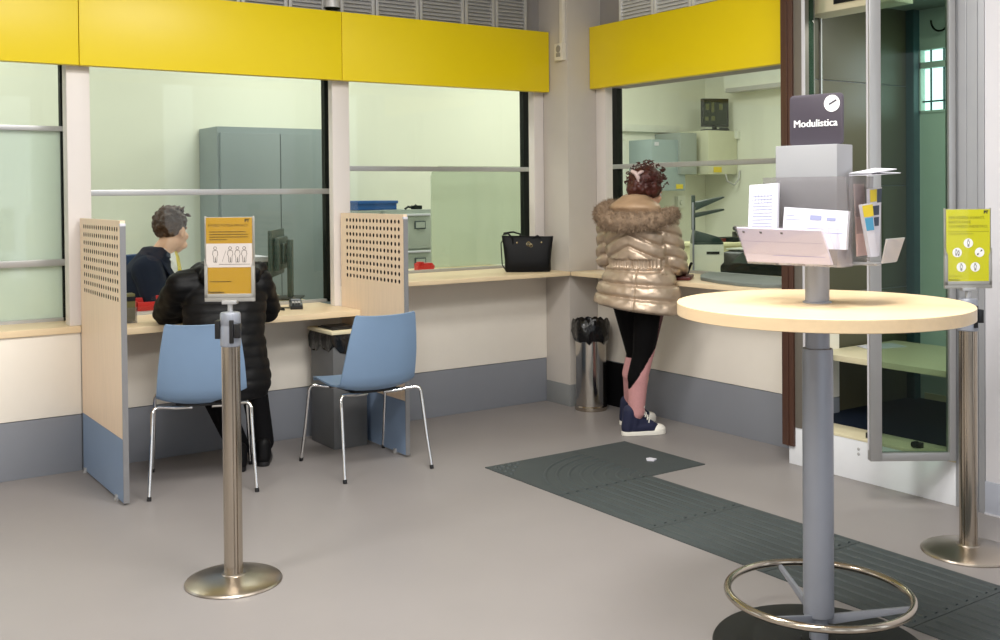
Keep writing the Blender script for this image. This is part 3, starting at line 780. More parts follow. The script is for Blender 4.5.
m = M()
for dz_, ln in ((0, .17), (.006, .14)):
    plate(m, (-.01, -.19, .287 + dz_), (-.01 + ln, -.21, .294 + dz_ * 2), (.01 + ln, -.13, .298 + dz_ * 2), (0, -.11, .287 + dz_), .003)
o = obj('booklet', M().join(m, RX), 'paper'); tag(o, 'open booklet lying flat on top of the side panel', 'booklet')

# ------------------------------------------------------------------ bins and handbag
def bin_bag(cx, cy, z0, z1, r, seed, n=48):
    rows = []; rg = random.Random(seed); ph = [rg.random() * 6 for _ in range(6)]
    vs = []; fs = []; prof = [(r * .9, z0 - .22 * (z1 - z0)), (r * 1.06, z0), (r * 1.16, z0 + (z1 - z0) * .35), (r * 1.15, z0 + (z1 - z0) * .75), (r * 1.05, z1), (r * .93, z1 + .002), (r * .86, z1 - .05), (r * .8, z1 - .2)]
    for i, (q, z) in enumerate(prof):
        for k in range(n):
            a = 2 * PI * k / n
            w = 1 + .045 * math.sin(5 * a + ph[i % 6]) + .03 * math.sin(11 * a + ph[(i + 2) % 6]) + .02 * math.sin(19 * a + ph[(i + 4) % 6])
            vs.append((cx + q * w * math.cos(a), cy + q * w * math.sin(a), z + .012 * math.sin(7 * a + ph[i % 6])))
    for i in range(len(prof) - 1):
        for k in range(n):
            k2 = (k + 1) % n; fs.append((i * n + k, i * n + k2, (i + 1) * n + k2, (i + 1) * n + k))
    fs.append(tuple(range((len(prof) - 1) * n, len(prof) * n)))
    return M().add(vs, fs)
BX, BY = 4.625, 5.615
t = thing('waste_bin', 'round shiny steel bin with a black bag beside the column', 'bin', (BX, BY, 0))
m = M(); m.lathe([(.106, .03), (.106, .60), (.100, .602), (.100, .10)], (BX, BY, 0), 56); obj('body', m, 'bin_steel', t, ang=30)
m = M(); m.lathe([(.108, 0), (.112, .006), (.112, .026), (.106, .034)], (BX, BY, 0), 56); obj('base_ring', m, 'steel', t, ang=30)
obj('bin_bag', bin_bag(BX, BY, .490, .615, .112, 3), 'bag_plastic', t, ang=60, fix=False)

t = thing('waste_bin', 'dark grey box bin with a pale lid under the low counter', 'bin', (2.795, 5.77, 0))
m = M(); m.box((2.685, 5.62, 0), (2.905, 5.93, .62)); obj('body', m, 'bin_grey', t, .006)
m = M(); m.box((2.67, 5.605, .675), (2.92, 5.945, .695)); obj('lid', m, 'beige', t, .004)
mm = M(); rg = random.Random(5); pts = []
n = 40; vs = []; fs = []
for i, (g, z) in enumerate(((.002, .60), (.008, .605), (.012, .64), (.006, .672), (-.02, .674))):
    for k in range(n):
        u = k / n * 4; sd = int(u); w = u - sd
        c_ = [(2.685, 5.62), (2.905, 5.62), (2.905, 5.93), (2.685, 5.93)]; a = c_[sd % 4]; b = c_[(sd + 1) % 4]
        x = a[0] + (b[0] - a[0]) * w; y = a[1] + (b[1] - a[1]) * w
        d = V((x - 2.795, y - 5.775)).normalized() * (g * (1 + .7 * math.sin(k * 2.1 + i)))
        vs.append((x + d.x, y + d.y, z + (.02 * math.sin(k * 1.3 + i * 2) - .03 * abs(math.sin(k * .35)) if i in (0, 1) else 0)))
for i in range(4):
    for k in range(n): k2 = (k + 1) % n; fs.append((i * n + k, i * n + k2, (i + 1) * n + k2, (i + 1) * n + k))
obj('bin_bag', M().add(vs, fs), 'bag_plastic', t, ang=60, fix=False)
m = M(); m.box((2.70, 5.66, .696), (2.88, 5.86, .704)); m.box((2.71, 5.68, .704), (2.86, 5.84, .710)); tag(obj('magazine', m, ['black_plastic'], None, .002), 'dark magazine lying on the box bin lid', 'magazine')

HB = (4.335, 5.945); ha = math.radians(-34)
t = thing('handbag', 'black leather tote bag standing on the high counter', 'handbag', (HB[0], HB[1], .945), ha)
K2 = dict(local=True)
rows = []
for z, w, d in ((0, .152, .055), (.012, .160, .062), (.08, .160, .06), (.16, .168, .05), (.235, .180, .030), (.242, .180, .026)):
    rows.append((z, w, d))
vs = []; fs = []; n = 36
for i, (z, w, d) in enumerate(rows):
    for k in range(n):
        a = 2 * PI * k / n; cx, sy = math.cos(a), math.sin(a)
        e = .35
        x = w * math.copysign(abs(cx) ** e, cx); y = d * math.copysign(abs(sy) ** e, sy)
        zz = z + (.008 * (abs(x) / .18) ** 2 if i > 3 else 0) + (.004 * math.sin(x * 30) if i > 2 else 0)
        vs.append((x, y, zz))
for i in range(len(rows) - 1):
    for k in range(n): k2 = (k + 1) % n; fs.append((i * n + k, i * n + k2, (i + 1) * n + k2, (i + 1) * n + k))
fs.append(tuple(reversed(range(n)))); fs.append(tuple(range((len(rows) - 1) * n, len(rows) * n)))
obj('bag_body', M().add(vs, fs), 'leather', t, ang=50, **K2)
m = M(); m.tube([(-.10, -.036, .15), (-.105, -.036, .235), (-.135, -.04, .268), (-.17, -.045, .262), (-.165, -.03, .27), (-.10, -.02, .278), (-.05, .0, .262), (-.055, .03, .23)], .006, 8); obj('carry_handle', m, 'leather', t, ang=60, **K2)
m = M(); m.tube([(-.165, .0, .235), (-.185, -.01, .20), (-.182, -.015, .12), (-.178, -.02, .05), (-.15, -.03, .006)], .004, 8); obj('shoulder_strap', m, 'leather', t, ang=60, **K2)
m = M(); m.tube([(.03, -.036, .236), (.07, -.04, .252), (.09, -.038, .235)], .005, 8); obj('carry_handle', m, 'leather', t, ang=60, **K2)
for x, z in ((-.075, .205), (.095, .205)):
    m = M(); m.ell((x, -.045, z), (.007, .005, .007)); obj('stud', m, 'gold', t, ang=60, **K2)
m = M()
m.tube([(.005 + .014 * math.cos(a), -.047, .195 + .014 * math.sin(a)) for a in [k * PI / 6 for k in range(12)]], .003, 6, True)
m.tube([(.022 + .010 * math.cos(a), -.047, .182 + .010 * math.sin(a)) for a in [k * PI / 6 for k in range(12)]], .003, 6, True); m.box((-.012, -.05, .192), (.03, -.045, .197))
obj('clasp', m, 'gold', t, ang=60, **K2)

# ------------------------------------------------------------------ glazed booth on the right
m = M(); m.box((4.57, 2.86, 0), (4.80, 3.85, .205)); m.box((4.57, 3.30, .2), (4.60, 3.71, .212)); struct('trim_1', m, 'plinth', .003, label='white plinth under the open glass window', cat='plinth')
for zz, w_ in ((.165, 'upper'), (.14, 'lower')):
    m = M(); m.lathe([(.008, 0), (.008, .003), (.006, .0045)], (0, 0, 0), 12, 0, Matrix.Translation((4.5705, 3.40, zz)) @ Matrix.Rotation(-PI / 2, 4, 'Y')); tag(obj('plinth_button', m, 'vent_dark'), w_ + ' small dark stud on the white plinth', 'stud')
m = M(); m.box((4.555, 3.805, .10), (4.70, 3.885, 3.4)); m.box((4.548, 3.835, .10), (4.556, 3.85, 3.4)); struct('trim_2', m, 'brown', .003, label='brown wooden post beside the glazed booth', cat='post')
m = M(); m.box((4.565, 3.75, .205), (4.68, 3.804, 3.4)); struct('trim_3', m, 'jamb', .003, label='grey metal jamb of the glazed booth', cat='jamb')
m = M(); m.box((4.565, 3.728, .205), (4.571, 3.7495, 3.4)); struct('trim_4', m, 'white_wall', .002, label='thin white jamb strip of the glazed booth', cat='jamb')
m = M(); m.box((4.60, 3.70, .22), (4.606, 3.728, 3.4)); struct('window_5', m, 'glass_strip', label='green glass edge inside the booth jamb', cat='window')
m = M(); m.box((4.57, 2.862, .205), (4.76, 3.72, .222)); struct('trim_5', m, 'beige', .003, label='beige sill of the open glass window', cat='sill')
# far inner wall with panel joints, back wall with barred window, ceiling and floor
m = M()
for z0, z1 in ((.22, .9), (.906, 1.515), (1.521, 2.118), (2.124, 2.9)):
    m.box((4.70, 3.886, z0), (5.70, 3.898, z1))
struct('wall_booth_side', m, 'dark_panel', .002, label='dark panelled side wall inside the glazed booth', cat='wall')
m = M(); m.box((4.70, 3.898, 0), (5.9, 3.93, 3.4), 0); struct('wall_booth_backing', m, 'vent_dark')
m = M(); m.box((4.885, 3.874, .22), (4.895, 3.886, 2.5)); struct('trim_6', m, 'alu', label='slim light strip on the dark booth wall', cat='trim')
m = M(); m.box((5.69, 3.83, .22), (5.80, 3.885, 2.6)); struct('trim_7', m, 'teal', .003, label='teal post at the back of the booth', cat='post')
m = M()
wy0, wy1, wz0, wz1 = 3.28, 3.84, 1.955, 2.345
m.box((5.75, 2.2, 0), (5.80, wy0, 2.7)); m.box((5.75, wy1, 0), (5.80, 3.9, 2.7)); m.box((5.75, wy0, 0), (5.80, wy1, wz0)); m.box((5.75, wy0, wz1), (5.80, wy1, 2.7))
struct('wall_booth_back', m, 'booth_green', label='pale green back wall of the booth', cat='wall')
m = M(); m.box((5.745, wy0, wz0), (5.79, wy0 + .02, wz1)); m.box((5.745, wy1 - .02, wz0), (5.79, wy1, wz1)); m.box((5.745, wy0, 2.225), (5.79, wy1, 2.262)); m.box((5.745, wy0, wz0), (5.79, wy1, wz0 + .015)); m.box((5.745, wy0, wz1 - .01), (5.79, wy1, wz1))
struct('window_6', m, 'booth_green', label='small bright barred window at the back of the booth', cat='window')
m = M()
yy = wy0 + .06
while yy < wy1: m.cyl((5.77, yy, wz0), (5.77, yy, wz1), .006, n=8); yy += .085
m.box((5.765, wy0, 2.02), (5.775, wy1, 2.03))
tag(obj('window_bars', m, 'teal'), 'thin bars across the bright back window of the booth', 'bars')
m = M(); m.box((5.81, wy0 - .1, wz0 - .1), (5.82, wy1 + .1, wz1 + .1)); struct('window_7', m, 'daylight', label='daylit glass behind the booth bars', cat='window')
m = M(); m.box((4.72, 2.2, 2.58), (5.8, 3.886, 2.62)); struct('ceiling_booth', m, 'booth_ceiling', label='ceiling of the glazed booth', cat='ceiling')
m = M(); m.box((4.76, 2.2, .16), (5.8, 3.886, .222)); struct('floor_booth', m, 'navy_floor', label='dark navy floor of the glazed booth', cat='floor')
m = M(); m.box((5.745, 2.3, .222), (5.752, 3.8, .26)); struct('baseboard_booth', m, 'beige', label='pale skirting at the back of the booth', cat='baseboard')
m = M(); m.box((4.80, 2.75, .556), (5.55, 3.872, .588)); tag(obj('shelf', m, 'beige', None, .003), 'pale shelf inside the glazed booth', 'shelf')
m = M(); m.prism([(5.10, 3.72), (5.36, 3.66), (5.42, 3.80), (5.16, 3.85)], .589, .592); tag(obj('paper_sheet', m, 'paper'), 'white sheet of paper lying on the booth shelf', 'paper')
m = M(); m.box((4.72, 3.30, 2.46), (4.90, 3.86, 2.57)); m.box((4.715, 3.38, 2.49), (4.721, 3.66, 2.55), 1); tag(obj('ventilation_box', m, ['beige', 'black_plastic'], None, .004), 'beige housing with a black slot at the booth top', 'housing')
m = M(); m.tube([(5.70, 3.66 + .06 * math.cos(a), 2.50 + .07 * math.sin(a)) for a in [PI + k * PI / 12 for k in range(13)]], .006, 8); tag(obj('cable', m, 'black_rubber', None, ang=60), 'black cable looping from the booth ceiling', 'cable')
m = M(); m.box((4.57, 2.715, .0), (4.80, 2.859, 3.4)); m.box((4.564, 2.745, 0.0), (4.571, 2.75, 3.4), 0); m.box((4.566, 2.80, .2), (4.571, 2.81, 3.4), 0); struct('trim_8', m, 'silver_box', .003, label='light grey post the glass leaf hangs on', cat='post')
m = M(); m.box((4.575, -1, .15), (4.80, 2.714, 3.4)); struct('wall_near', m, 'white_wall', label='white wall behind the lime sign', cat='wall')
m = M(); m.box((4.568, -1, .008), (4.80, 2.714, .152)); m.box((4.562, -1, 0), (4.80, 2.714, .008), 1); struct('baseboard_near', m, ['kick_wall', 'white_wall'], .001, label='grey skirting of the near white wall', cat='baseboard')
# open glazed leaf, hinged on the grey post
H0 = V((4.565, 2.862, 0)); F0 = V((4.235, 3.093, 0)); d = (F0 - H0); LW = d.length; ang_ = math.atan2(d.y, d.x)
t = thing('window_leaf', 'open grey framed glass leaf swung out from the booth', 'window', (H0.x, H0.y, .22), ang_)
m = M(); m.box((LW - .055, -.022, 0), (LW, .022, 3.0)); m.box((0, -.022, 0), (.032, .022, 3.0)); m.box((.03, -.02, 0), (LW - .05, .02, .038)); m.box((.03, -.02, 2.95), (LW - .05, .02, 3.0)); obj('leaf_frame', m, 'leaf_frame', t, .004, local=True)
m = M(); m.box((.030, -.003, .036), (LW - .054, .003, 2.952)); obj('pane', m, 'glass_booth', t, local=True)
m = M(); m.box((LW + .0005, -.008, .05), (LW + .004, .004, 2.9)); obj('edge_seal', m, 'white_wall', t, local=True)
m = M(); m.box((4.60, 3.34, .222), (4.63, 3.38, .25)); m.cyl((4.615, 3.36, .249), (4.615, 3.36, .262), .012, n=12); tag(obj('window_catch', m, 'black_plastic', None, .002), 'small black catch on the beige sill beside the leaf edge', 'catch')
m = M(); m.box((4.62, 3.08, .222), (4.65, 3.13, .248)); m.cyl((4.63, 3.105, .240), (4.60, 3.105, .240), .016, n=12); tag(obj('window_catch', m, 'black_plastic', None, .002), 'small black catch on the beige sill seen through the leaf', 'catch')

# ------------------------------------------------------------------ back office
m = M(); m.box((-4, 8.85, 0), (9.1, 8.95, 3.4)); struct('wall_back', m, 'office_wall', label='pale green office back wall', cat='wall')
m = M(); m.box((9.05, 3.9, 0), (9.15, 8.85, 3.4)); struct('wall_office', m, 'office_wall', label='pale office side wall with the air conditioner', cat='wall')
m = M(); m.box((5.9, 3.9, 0), (9.1, 3.95, 3.4)); struct('wall_office_near', m, 'office_wall', label='office wall behind the booth', cat='wall')

def double_cabinet(x0, x1, y0, y1, z, lab):
    t = thing('metal_cabinet', lab, 'cabinet', ((x0 + x1) / 2, (y0 + y1) / 2, 0))
    m = M(); m.box((x0, y0 + .02, .04), (x1, y1, z)); m.box((x0 + .03, y0 + .04, 0), (x1 - .03, y1, .04)); obj('body', m, 'cab_grey', t, .004)
    xm = (x0 + x1) / 2
    for a, b, s in ((x0 + .02, xm - .004, 1), (xm + .004, x1 - .02, -1)):
        m = M(); m.box((a, y0, .08), (b, y0 + .02, z - .05)); dr = obj('door', m, 'cab_grey', t, .003)
        hx = b - .05 if s > 0 else a + .05
        m = M(); m.box((hx - .012, y0 - .018, 1.0), (hx + .012, y0, 1.12)); obj('handle', m, 'cab_line', dr, .003)
    m = M(); m.box((xm - .004, y0 + .004, .08), (xm + .004, y0 + .02, z - .05)); obj('door_gap', m, 'cab_line', t)
    return t
double_cabinet(3.00, 4.08, 8.38, 8.84, 2.06, 'tall grey double-door metal cabinet in the office')
t = thing('filing_cabinet', 'grey filing cabinet with a blue box on top', 'cabinet', (4.56, 8.3, 0))
m = M(); m.box((4.325, 8.015, .03), (4.80, 8.62, 1.355)); obj('body', m, 'file_side', t, .004)
for k in range(4):
    z0 = .05 + k * .322; m = M(); m.box((4.345, 7.995, z0), (4.78, 8.015, z0 + .305)); dr = obj('drawer', m, 'file_grey', t, .003)
    m = M(); m.box((4.61, 7.985, z0 + .17), (4.72, 7.995, z0 + .24)); obj('label_holder', m, 'cab_line', dr, .002)
    m = M(); m.box((4.62, 7.982, z0 + .18), (4.71, 7.986, z0 + .23)); obj('label_card', m, 'file_grey', dr)
    m = M(); m.box((4.36, 7.975, z0 + .285), (4.765, 7.997, z0 + .302)); obj('grip', m, 'paper', dr, .003)
m = M(); m.box((4.16, 8.18, 1.356), (4.54, 8.55, 1.42)); m.box((4.15, 8.17, 1.41), (4.55, 8.56, 1.436)); tag(obj('box', m, 'blue_box', None, .004), 'flat blue box on top of the filing cabinet', 'box')
m = M(); m.box((4.09, 8.05, .0), (4.32, 8.62, 1.352)); tag(obj('side_cabinet', m, 'file_side', None, .005), 'plain grey cabinet side under the flat blue box', 'cabinet')
m = M(); m.tube([(4.58, 8.1, 1.362), (4.62, 8.12, 1.38), (4.66, 8.1, 1.37), (4.70, 8.13, 1.392), (4.74, 8.1, 1.36)], .01, 8); m.box((4.66, 8.08, 1.357), (4.74, 8.14, 1.39)); tag(obj('stapler', m, ['machine_black'], None, ang=50), 'small dark stapler on top of the filing cabinet', 'stapler')
m = M(); m.prism([(4.02, .945), (4.87, .945), (4.87, 1.70), (4.085, 1.70), (4.035, 1.665), (4.02, 1.62)], -.006, .006, 0, Matrix.Translation((0, 6.72, 0)) @ Matrix.Rotation(PI / 2, 4, 'X')); tag(obj('frosted_screen', m, 'glass_screen'), 'frosted glass divider behind the handbag', 'screen')
m = M(); m.box((3.76, 6.47, .945), (3.88, 6.53, 1.0)); m.prism([(3.76, 6.46), (3.80, 6.46), (3.80, 6.5), (3.76, 6.5)], .995, 1.012); m.ell((3.88, 6.5, .970), (.03, .026, .025)); tag(obj('tape_dispenser', m, 'red', None, .003), 'red tape dispenser on the high counter by the frosted divider', 'dispenser')

# things on the low counter
t = thing('letter_holder', 'red plastic desk holder in front of the clerk', 'holder', (1.90, 6.50, .793))
m = M(); m.box((1.78, 6.40, .793), (1.97, 6.52, .80)); m.box((1.78, 6.40, .80), (1.97, 6.408, .862)); m.box((1.78, 6.51, .80), (1.97, 6.52, .880)); m.box((1.78, 6.40, .80), (1.788, 6.52, .87)); m.box((1.962, 6.40, .80), (1.97, 6.52, .87)); obj('tray', m, 'red', t, .002)
m = M(); m.box((1.905, 6.425, .80), (1.958, 6.485, .895)); obj('pen_cup', m, 'red', t, .004)
t = thing('leaflet_box', 'small clear leaflet box beside the nearer perforated screen', 'holder', (1.60, 6.0, .793))
m = M(); m.box((1.57, 5.96, .793), (1.66, 6.06, .88)); obj('clear_box', m, 'acrylic_smoke', t)
m = M(); m.box((1.575, 5.975, .80), (1.655, 6.05, .955)); obj('leaflets', m, 'olive', t, .002)
m = M(); m.box((1.574, 5.972, .915), (1.656, 6.052, .94)); obj('leaflet_band', m, 'black_plastic', t)
# computer monitor seen from behind
t = thing('monitor', 'dark computer monitor turned sideways behind the low counter', 'monitor', (2.80, 6.72, .793), math.radians(57))
K3 = dict(local=True)
m = M(); m.box((-.24, -.012, .16), (.24, .012, .47)); obj('screen_panel', m, 'machine_dark', t, .006, **K3)
m = M(); m.box((-.17, -.05, .20), (.17, -.012, .42)); m.box((-.10, -.07, .24), (.10, -.05, .38)); obj('rear_housing', m, 'machine_dark', t, .012, **K3)
m = M(); m.box((-.03, -.11, .01), (.03, -.075, .40)); m.box((-.025, -.09, .28), (.025, -.05, .34)); obj('stand', m, 'machine_dark', t, .006, **K3)
m = M(); m.box((-.12, -.17, 0), (.12, .04, .014)); obj('stand_foot', m, 'machine_black', t, .005, **K3)
t = thing('card_terminal', 'black card payment terminal on the low counter', 'terminal', (2.665, 6.10, .793), math.radians(-20))
m = M(); X = Matrix.Rotation(PI / 2, 4, 'Z') @ Matrix.Rotation(PI / 2, 4, 'X')
m.prism([(-.085, 0), (.075, 0), (.085, .02), (.05, .052), (-.06, .035), (-.085, .02)], -.038, .038, 0, X); obj('body', m, 'black_plastic', t, .004, **K3)
m = M(); m.box((-.028, .0, .048), (.028, .045, .054)); obj('screen', m, 'kick', t, **K3)
m = M()
for i in range(3):
    for j in range(4): m.box((-.025 + i * .018, -.065 + j * .015, .038), (-.012 + i * .018, -.054 + j * .015, .046))
obj('keypad', m, 'vent_grey', t, **K3)
rg = random.Random(11)
for k, (lab, mt, y) in enumerate((('white cable tangled beside the card terminal', 'paper', 6.24), ('black cable coiled beside the card terminal', 'black_rubber', 6.05), ('pale cable lying under the monitor', 'offwhite', 6.48))):
    pts = []; 
    for i in range(15): pts.append((2.30 + .022 * i + .03 * math.sin(i * 1.3 + k), y + .05 * math.sin(i * .9 + k * 2), .799 + .004 * (i % 2) + (.03 * abs(math.sin(i * .7)) if k != 1 else 0)))
    m = M(); m.tube(pts, .0042, 6); tag(obj('cable', m, mt, None, ang=70), lab, 'cable', 'cables on the low counter')
t = thing('desk_printer', 'dark desk printer with a pale lid behind the ochre notice', 'printer', (2.65, 6.95, .75))
m = M(); m.box((2.50, 6.85, .80), (2.80, 7.15, 1.04)); obj('body', m, 'machine_dark', t, .01)
m = M(); m.box((2.49, 6.84, 1.04), (2.81, 7.16, 1.075)); obj('lid', m, 'paper', t, .006)
m = M(); m.box((1.5, 6.625, .75), (2.94, 7.2, .79)); tag(obj('worktop', m, 'wood', None, .003), 'clerk desk behind the glass at the low counter', 'desk')

# things in the corner office
t = thing('cctv_monitor', 'small camera monitor on top of the beige wall box', 'monitor', (8.80, 8.45, 2.175), math.radians(-22)); t.scale = (.85, .9, .86)
m = M(); m.box((-.19, -.02, .05), (.19, .03, .42)); obj('casing', m, 'black_plastic', t, .006, **K3)
m = M(); m.box((-.165, -.024, .075), (.165, -.020, .395)); sc_ = obj('screen', m, 'screen', t, **K3)
m = M()
for x, z, w, h in ((-.14, .27, .05, .08), (-.06, .24, .04, .13), (.05, .27, .05, .08), (-.15, .13, .05, .05), (-.06, .13, .05, .06)): m.box((x, -.0255, z), (x + w, -.024, z + h))
obj('screen_picture', m, 'screen_line', sc_, **K3)
m = M(); m.box((-.03, .0, .01), (.03, .03, .06)); m.box((-.17, -.08, 0), (.17, .08, .016)); m.box((.05, -.07, .016), (.16, -.02, .04)); obj('stand', m, 'black_plastic', t, .004, **K3)
t = thing('wall_box', 'beige electrical box on the office wall under the camera monitor', 'electrical box', (8.82, 8.6, 1.66))
m = M(); m.box((8.58, 8.34, 1.68), (9.04, 8.85, 2.17)); obj('body', m, 'box_beige', t, .006)
m = M(); m.box((8.66, 8.33, 1.70), (8.78, 8.345, 1.76)); obj('warning_label', m, 'leaf_yellow', t)
m = M(); m.box((8.25, 8.86 - .42, 1.68), (8.50, 8.85, 2.14)); tag(obj('wall_box', m, 'file_side', None, .005), 'darker grey box on the office wall between two other boxes', 'electrical box')
t = thing('wall_box', 'pale blue electrical box on the office wall', 'electrical box', (8.1, 8.6, 1.5))
m = M(); m.box((7.86, 8.48, 1.50), (8.36, 8.85, 2.06)); obj('body', m, 'box_blue', t, .005)
m = M(); m.box((7.90, 8.474, 1.99), (7.96, 8.48, 2.03)); obj('label_plate', m, 'paper', t)
m = M(); m.box((8.22, 8.474, 1.52), (8.32, 8.48, 1.57)); obj('warning_label', m, 'leaf_yellow', t)
m = M(); m.box((7.0, 8.80, 2.16), (8.6, 8.85, 2.24)); m.box((7.0, 8.80, 2.06), (7.75, 8.85, 2.13)); tag(obj('cable_duct', m, 'offwhite', None, .004), 'pale horizontal cable duct above the blue wall box', 'duct')
for k, x in enumerate((7.28, 7.72, 7.98, 8.2)):
    z1 = 2.05 if k < 2 else 1.5
    m = M(); m.box((x, 8.81, 0), (x + (.30, .06, .07, .05)[k], 8.85, z1)); tag(obj('cable_duct', m, 'offwhite', None, .004), ['wide pale upright duct behind the standing person', 'narrow pale upright duct by the standing person', 'upright pale duct under the blue wall box', 'slim upright duct at the blue wall box edge'][k], 'duct')
m = M(); m.box((8.55, 8.79, 1.30), (8.66, 8.85, 1.44)); m.cyl((8.6, 8.79, 1.36), (8.6, 8.77, 1.36), .03, n=16); tag(obj('socket', m, 'offwhite', None, .008), 'pale socket on the office wall below the boxes', 'socket')
m = M(); m.box((9.00, 8.30, 2.08), (9.05, 8.40, 2.17)); tag(obj('junction_box', m, 'offwhite', None, .006), 'small pale junction box beside the camera monitor', 'box')
m = M(); m.tube([(8.85, 8.34, 1.68), (8.86, 8.32, 1.60), (8.95, 8.30, 1.56), (9.02, 8.30, 1.62), (9.04, 8.3, 1.72)], .01, 8); tag(obj('cable', m, 'vent_grey', None, ang=60), 'grey cable hanging under the beige wall box', 'cable')
t = thing('air_conditioner', 'white wall air conditioner high in the office', 'air conditioner', (8.95, 7.9, 2.6))
X = Matrix.Translation((9.05, 8.35, 0)) @ Matrix.Rotation(-PI / 2, 4, 'Z') @ Matrix.Rotation(PI / 2, 4, 'X')
m = M(); m.prism([(0.0, 2.60), (1.1, 2.60), (1.1, 2.90), (0, 2.90)], 0, .22, 0, X); obj('casing', m, 'ac', t, .03, 3)
m = M(); m.prism([(.04, 2.592), (1.06, 2.592), (1.06, 2.64), (.04, 2.64)], .10, .225, 0, X); obj('air_flap', m, 'vent_grey', t, .004)
# printer by the person's counter
t = thing('counter_printer', 'tall green-grey counter printer with open trays by the standing person', 'printer', (5.255, 5.13, .945), math.radians(-38)); t.scale = (.78, .78, .95)
m = M(); m.box((-.13, -.14, 0), (.13, .14, .20)); obj('body', m, 'offwhite', t, .01, **K3)
m = M(); m.box((-.128, -.136, .20), (.128, .136, .215)); X = Matrix.Rotation(PI / 2, 4, 'X')
m.prism([(-.13, .21), (.13, .21), (.10, .25), (-.11, .30)], -.12, .12, 0, X); obj('top_cover', m, 'machine_dark', t, .008, **K3)
m = M(); m.prism([(-.11, .39), (.14, .44), (.14, .452), (-.11, .42)], -.11, .11, 0, X); m.prism([(-.11, .44), (.14, .53), (.14, .54), (-.11, .50)], -.11, .11, 0, X); m.box((-.13, -.03, .30), (-.10, .03, .55)); obj('paper_tray', m, 'machine_dark', t, .004, **K3)
m = M(); m.box((-.02, -.146, .13), (.09, -.139, .15)); obj('slot', m, 'machine_black', t, **K3)
m = M(); m.box((-.14, -.15, .02), (-.125, -.12, .50)); obj('front_rail', m, 'silver_paint', t, .003, **K3)
# passbook printer (long dark) and pad
t = thing('document_printer', 'long low dark document printer behind the grey pad', 'printer', (5.42, 4.78, .945), math.radians(8))
X = Matrix.Rotation(PI / 2, 4, 'X')
m = M(); m.prism([(-.14, 0), (.16, 0), (.16, .13), (.02, .15), (-.06, .135), (-.14, .05)], -.27, .36, 0, X); obj('body', m, 'machine_black', t, .012, **K3)
m = M(); m.box((-.02, -.37, .148), (.17, .28, .158)); obj('lid', m, 'offwhite', t, .003, **K3)
m = M(); m.add([(-.128, -.28, .068), (-.128, .16, .068), (-.072, .12, .134), (-.072, -.24, .134)], [(0, 1, 2, 3)]); obj('front_cover', m, 'machine_dark', t, **K3)
m = M(); m.prism([(5.06, 4.92), (4.86, 4.80), (4.70, 4.64), (4.615, 4.42), (4.585, 4.22), (4.60, 4.06), (4.70, 3.97), (5.06, 3.95)], .946, .966); tag(obj('counter_pad', m, 'grey_pad', None, .004), 'dark grey curved pad on the high counter', 'pad')
t = thing('wallet', 'dark red wallet beside the standing person', 'wallet', (4.72, 4.80, .945), math.radians(40))
m = M(); m.box((-.14, -.05, .001), (.10, .05, .022)); obj('flap', m, 'wallet_red', t, .006, **K3)
m = M(); m.tube([(.06, .0, .02), (.10, -.01, .03), (.125, -.02, .06), (.11, -.03, .085), (.09, -.035, .09)], .009, 8); obj('wrist_strap', m, 'leather', t, ang=60, **K3)
# cream cupboard with phone further back
m = M(); m.box((7.2, 7.0, 0), (8.2, 7.5, .97)); m.box((7.17, 6.97, .97), (8.23, 7.53, 1.0)); tag(obj('low_cupboard', m, 'cream_cab', None, .005), 'low cream cupboard carrying the telephone', 'cupboard')
t = thing('telephone', 'black desk telephone on the cream cupboard', 'telephone', (7.88, 7.17, 1.0), math.radians(-30))
X = Matrix.Rotation(PI / 2, 4, 'Z') @ Matrix.Rotation(PI / 2, 4, 'X')
m = M(); m.prism([(-.11, 0), (.11, 0), (.11, .09), (-.11, .025)], -.1, .1, 0, X); obj('base', m, 'black_plastic', t, .006, **K3)
m = M(); m.tube([(-.075, -.09, .06), (-.085, -.06, .075), (-.085, .05, .12), (-.075, .09, .12)], [.024, .016, .016, .024], 12); obj('handset', m, 'black_plastic', t, ang=60, **K3)
m = M(); m.box((.0, -.06, .05), (.07, .03, .075)); obj('display', m, 'offwhite', t, .003, **K3)
m = M(); m.box((7.36, 7.12, 1.001), (7.56, 7.4, 1.035)); tag(obj('folder', m, 'wallet_red', None, .004), 'dark red folder beside the telephone', 'folder')
m = M(); m.box((7.58, 7.05, 1.001), (7.74, 7.25, 1.045)); tag(obj('stamp_pad', m, 'machine_black', None, .008), 'black stamp pad beside the telephone', 'stamp pad')
# office chair
t = thing('office_chair', 'dark blue office chair the clerk sits on', 'chair', (1.975, 6.90, 0), math.radians(-62))
m = M(); m.rrect(.44, .56, .08, .07, X=Matrix.Translation((-.22, .02, .83)) @ Matrix.Rotation(PI / 2, 4, 'Z')); obj('backrest', m, 'chair_navy', t, .015, **K3)
m = M(); m.box((-.2, -.23, .42), (.25, .23, .49)); obj('seat', m, 'chair_navy', t, .03, **K3)
m = M(); m.cyl((0, 0, .08), (0, 0, .42), .025); m.box((-.23, -.03, .40), (.02, .03, .42)); m.box((-.24, -.03, .40), (-.215, .03, .65)); obj('gas_lift', m, 'black_plastic', t, **K3)
m = M()
for k in range(5):
    a = 2 * PI * k / 5; m.tube([(0, 0, .09), (.28 * math.cos(a), .28 * math.sin(a), .06)], [.025, .016], 8); m.ell((.28 * math.cos(a), .28 * math.sin(a), .028), .028, nu=10, nv=6)
obj('star_base', m, 'black_plastic', t, **K3)

# ------------------------------------------------------------------ people
def frame(o, h):
    h = math.radians(h); F = V((math.sin(h), math.cos(h), 0)); Rt = V((math.cos(h), -math.sin(h), 0)); o = V(o)
    return lambda r, f_, z: o + Rt * r + F * f_ + V((0, 0, z))

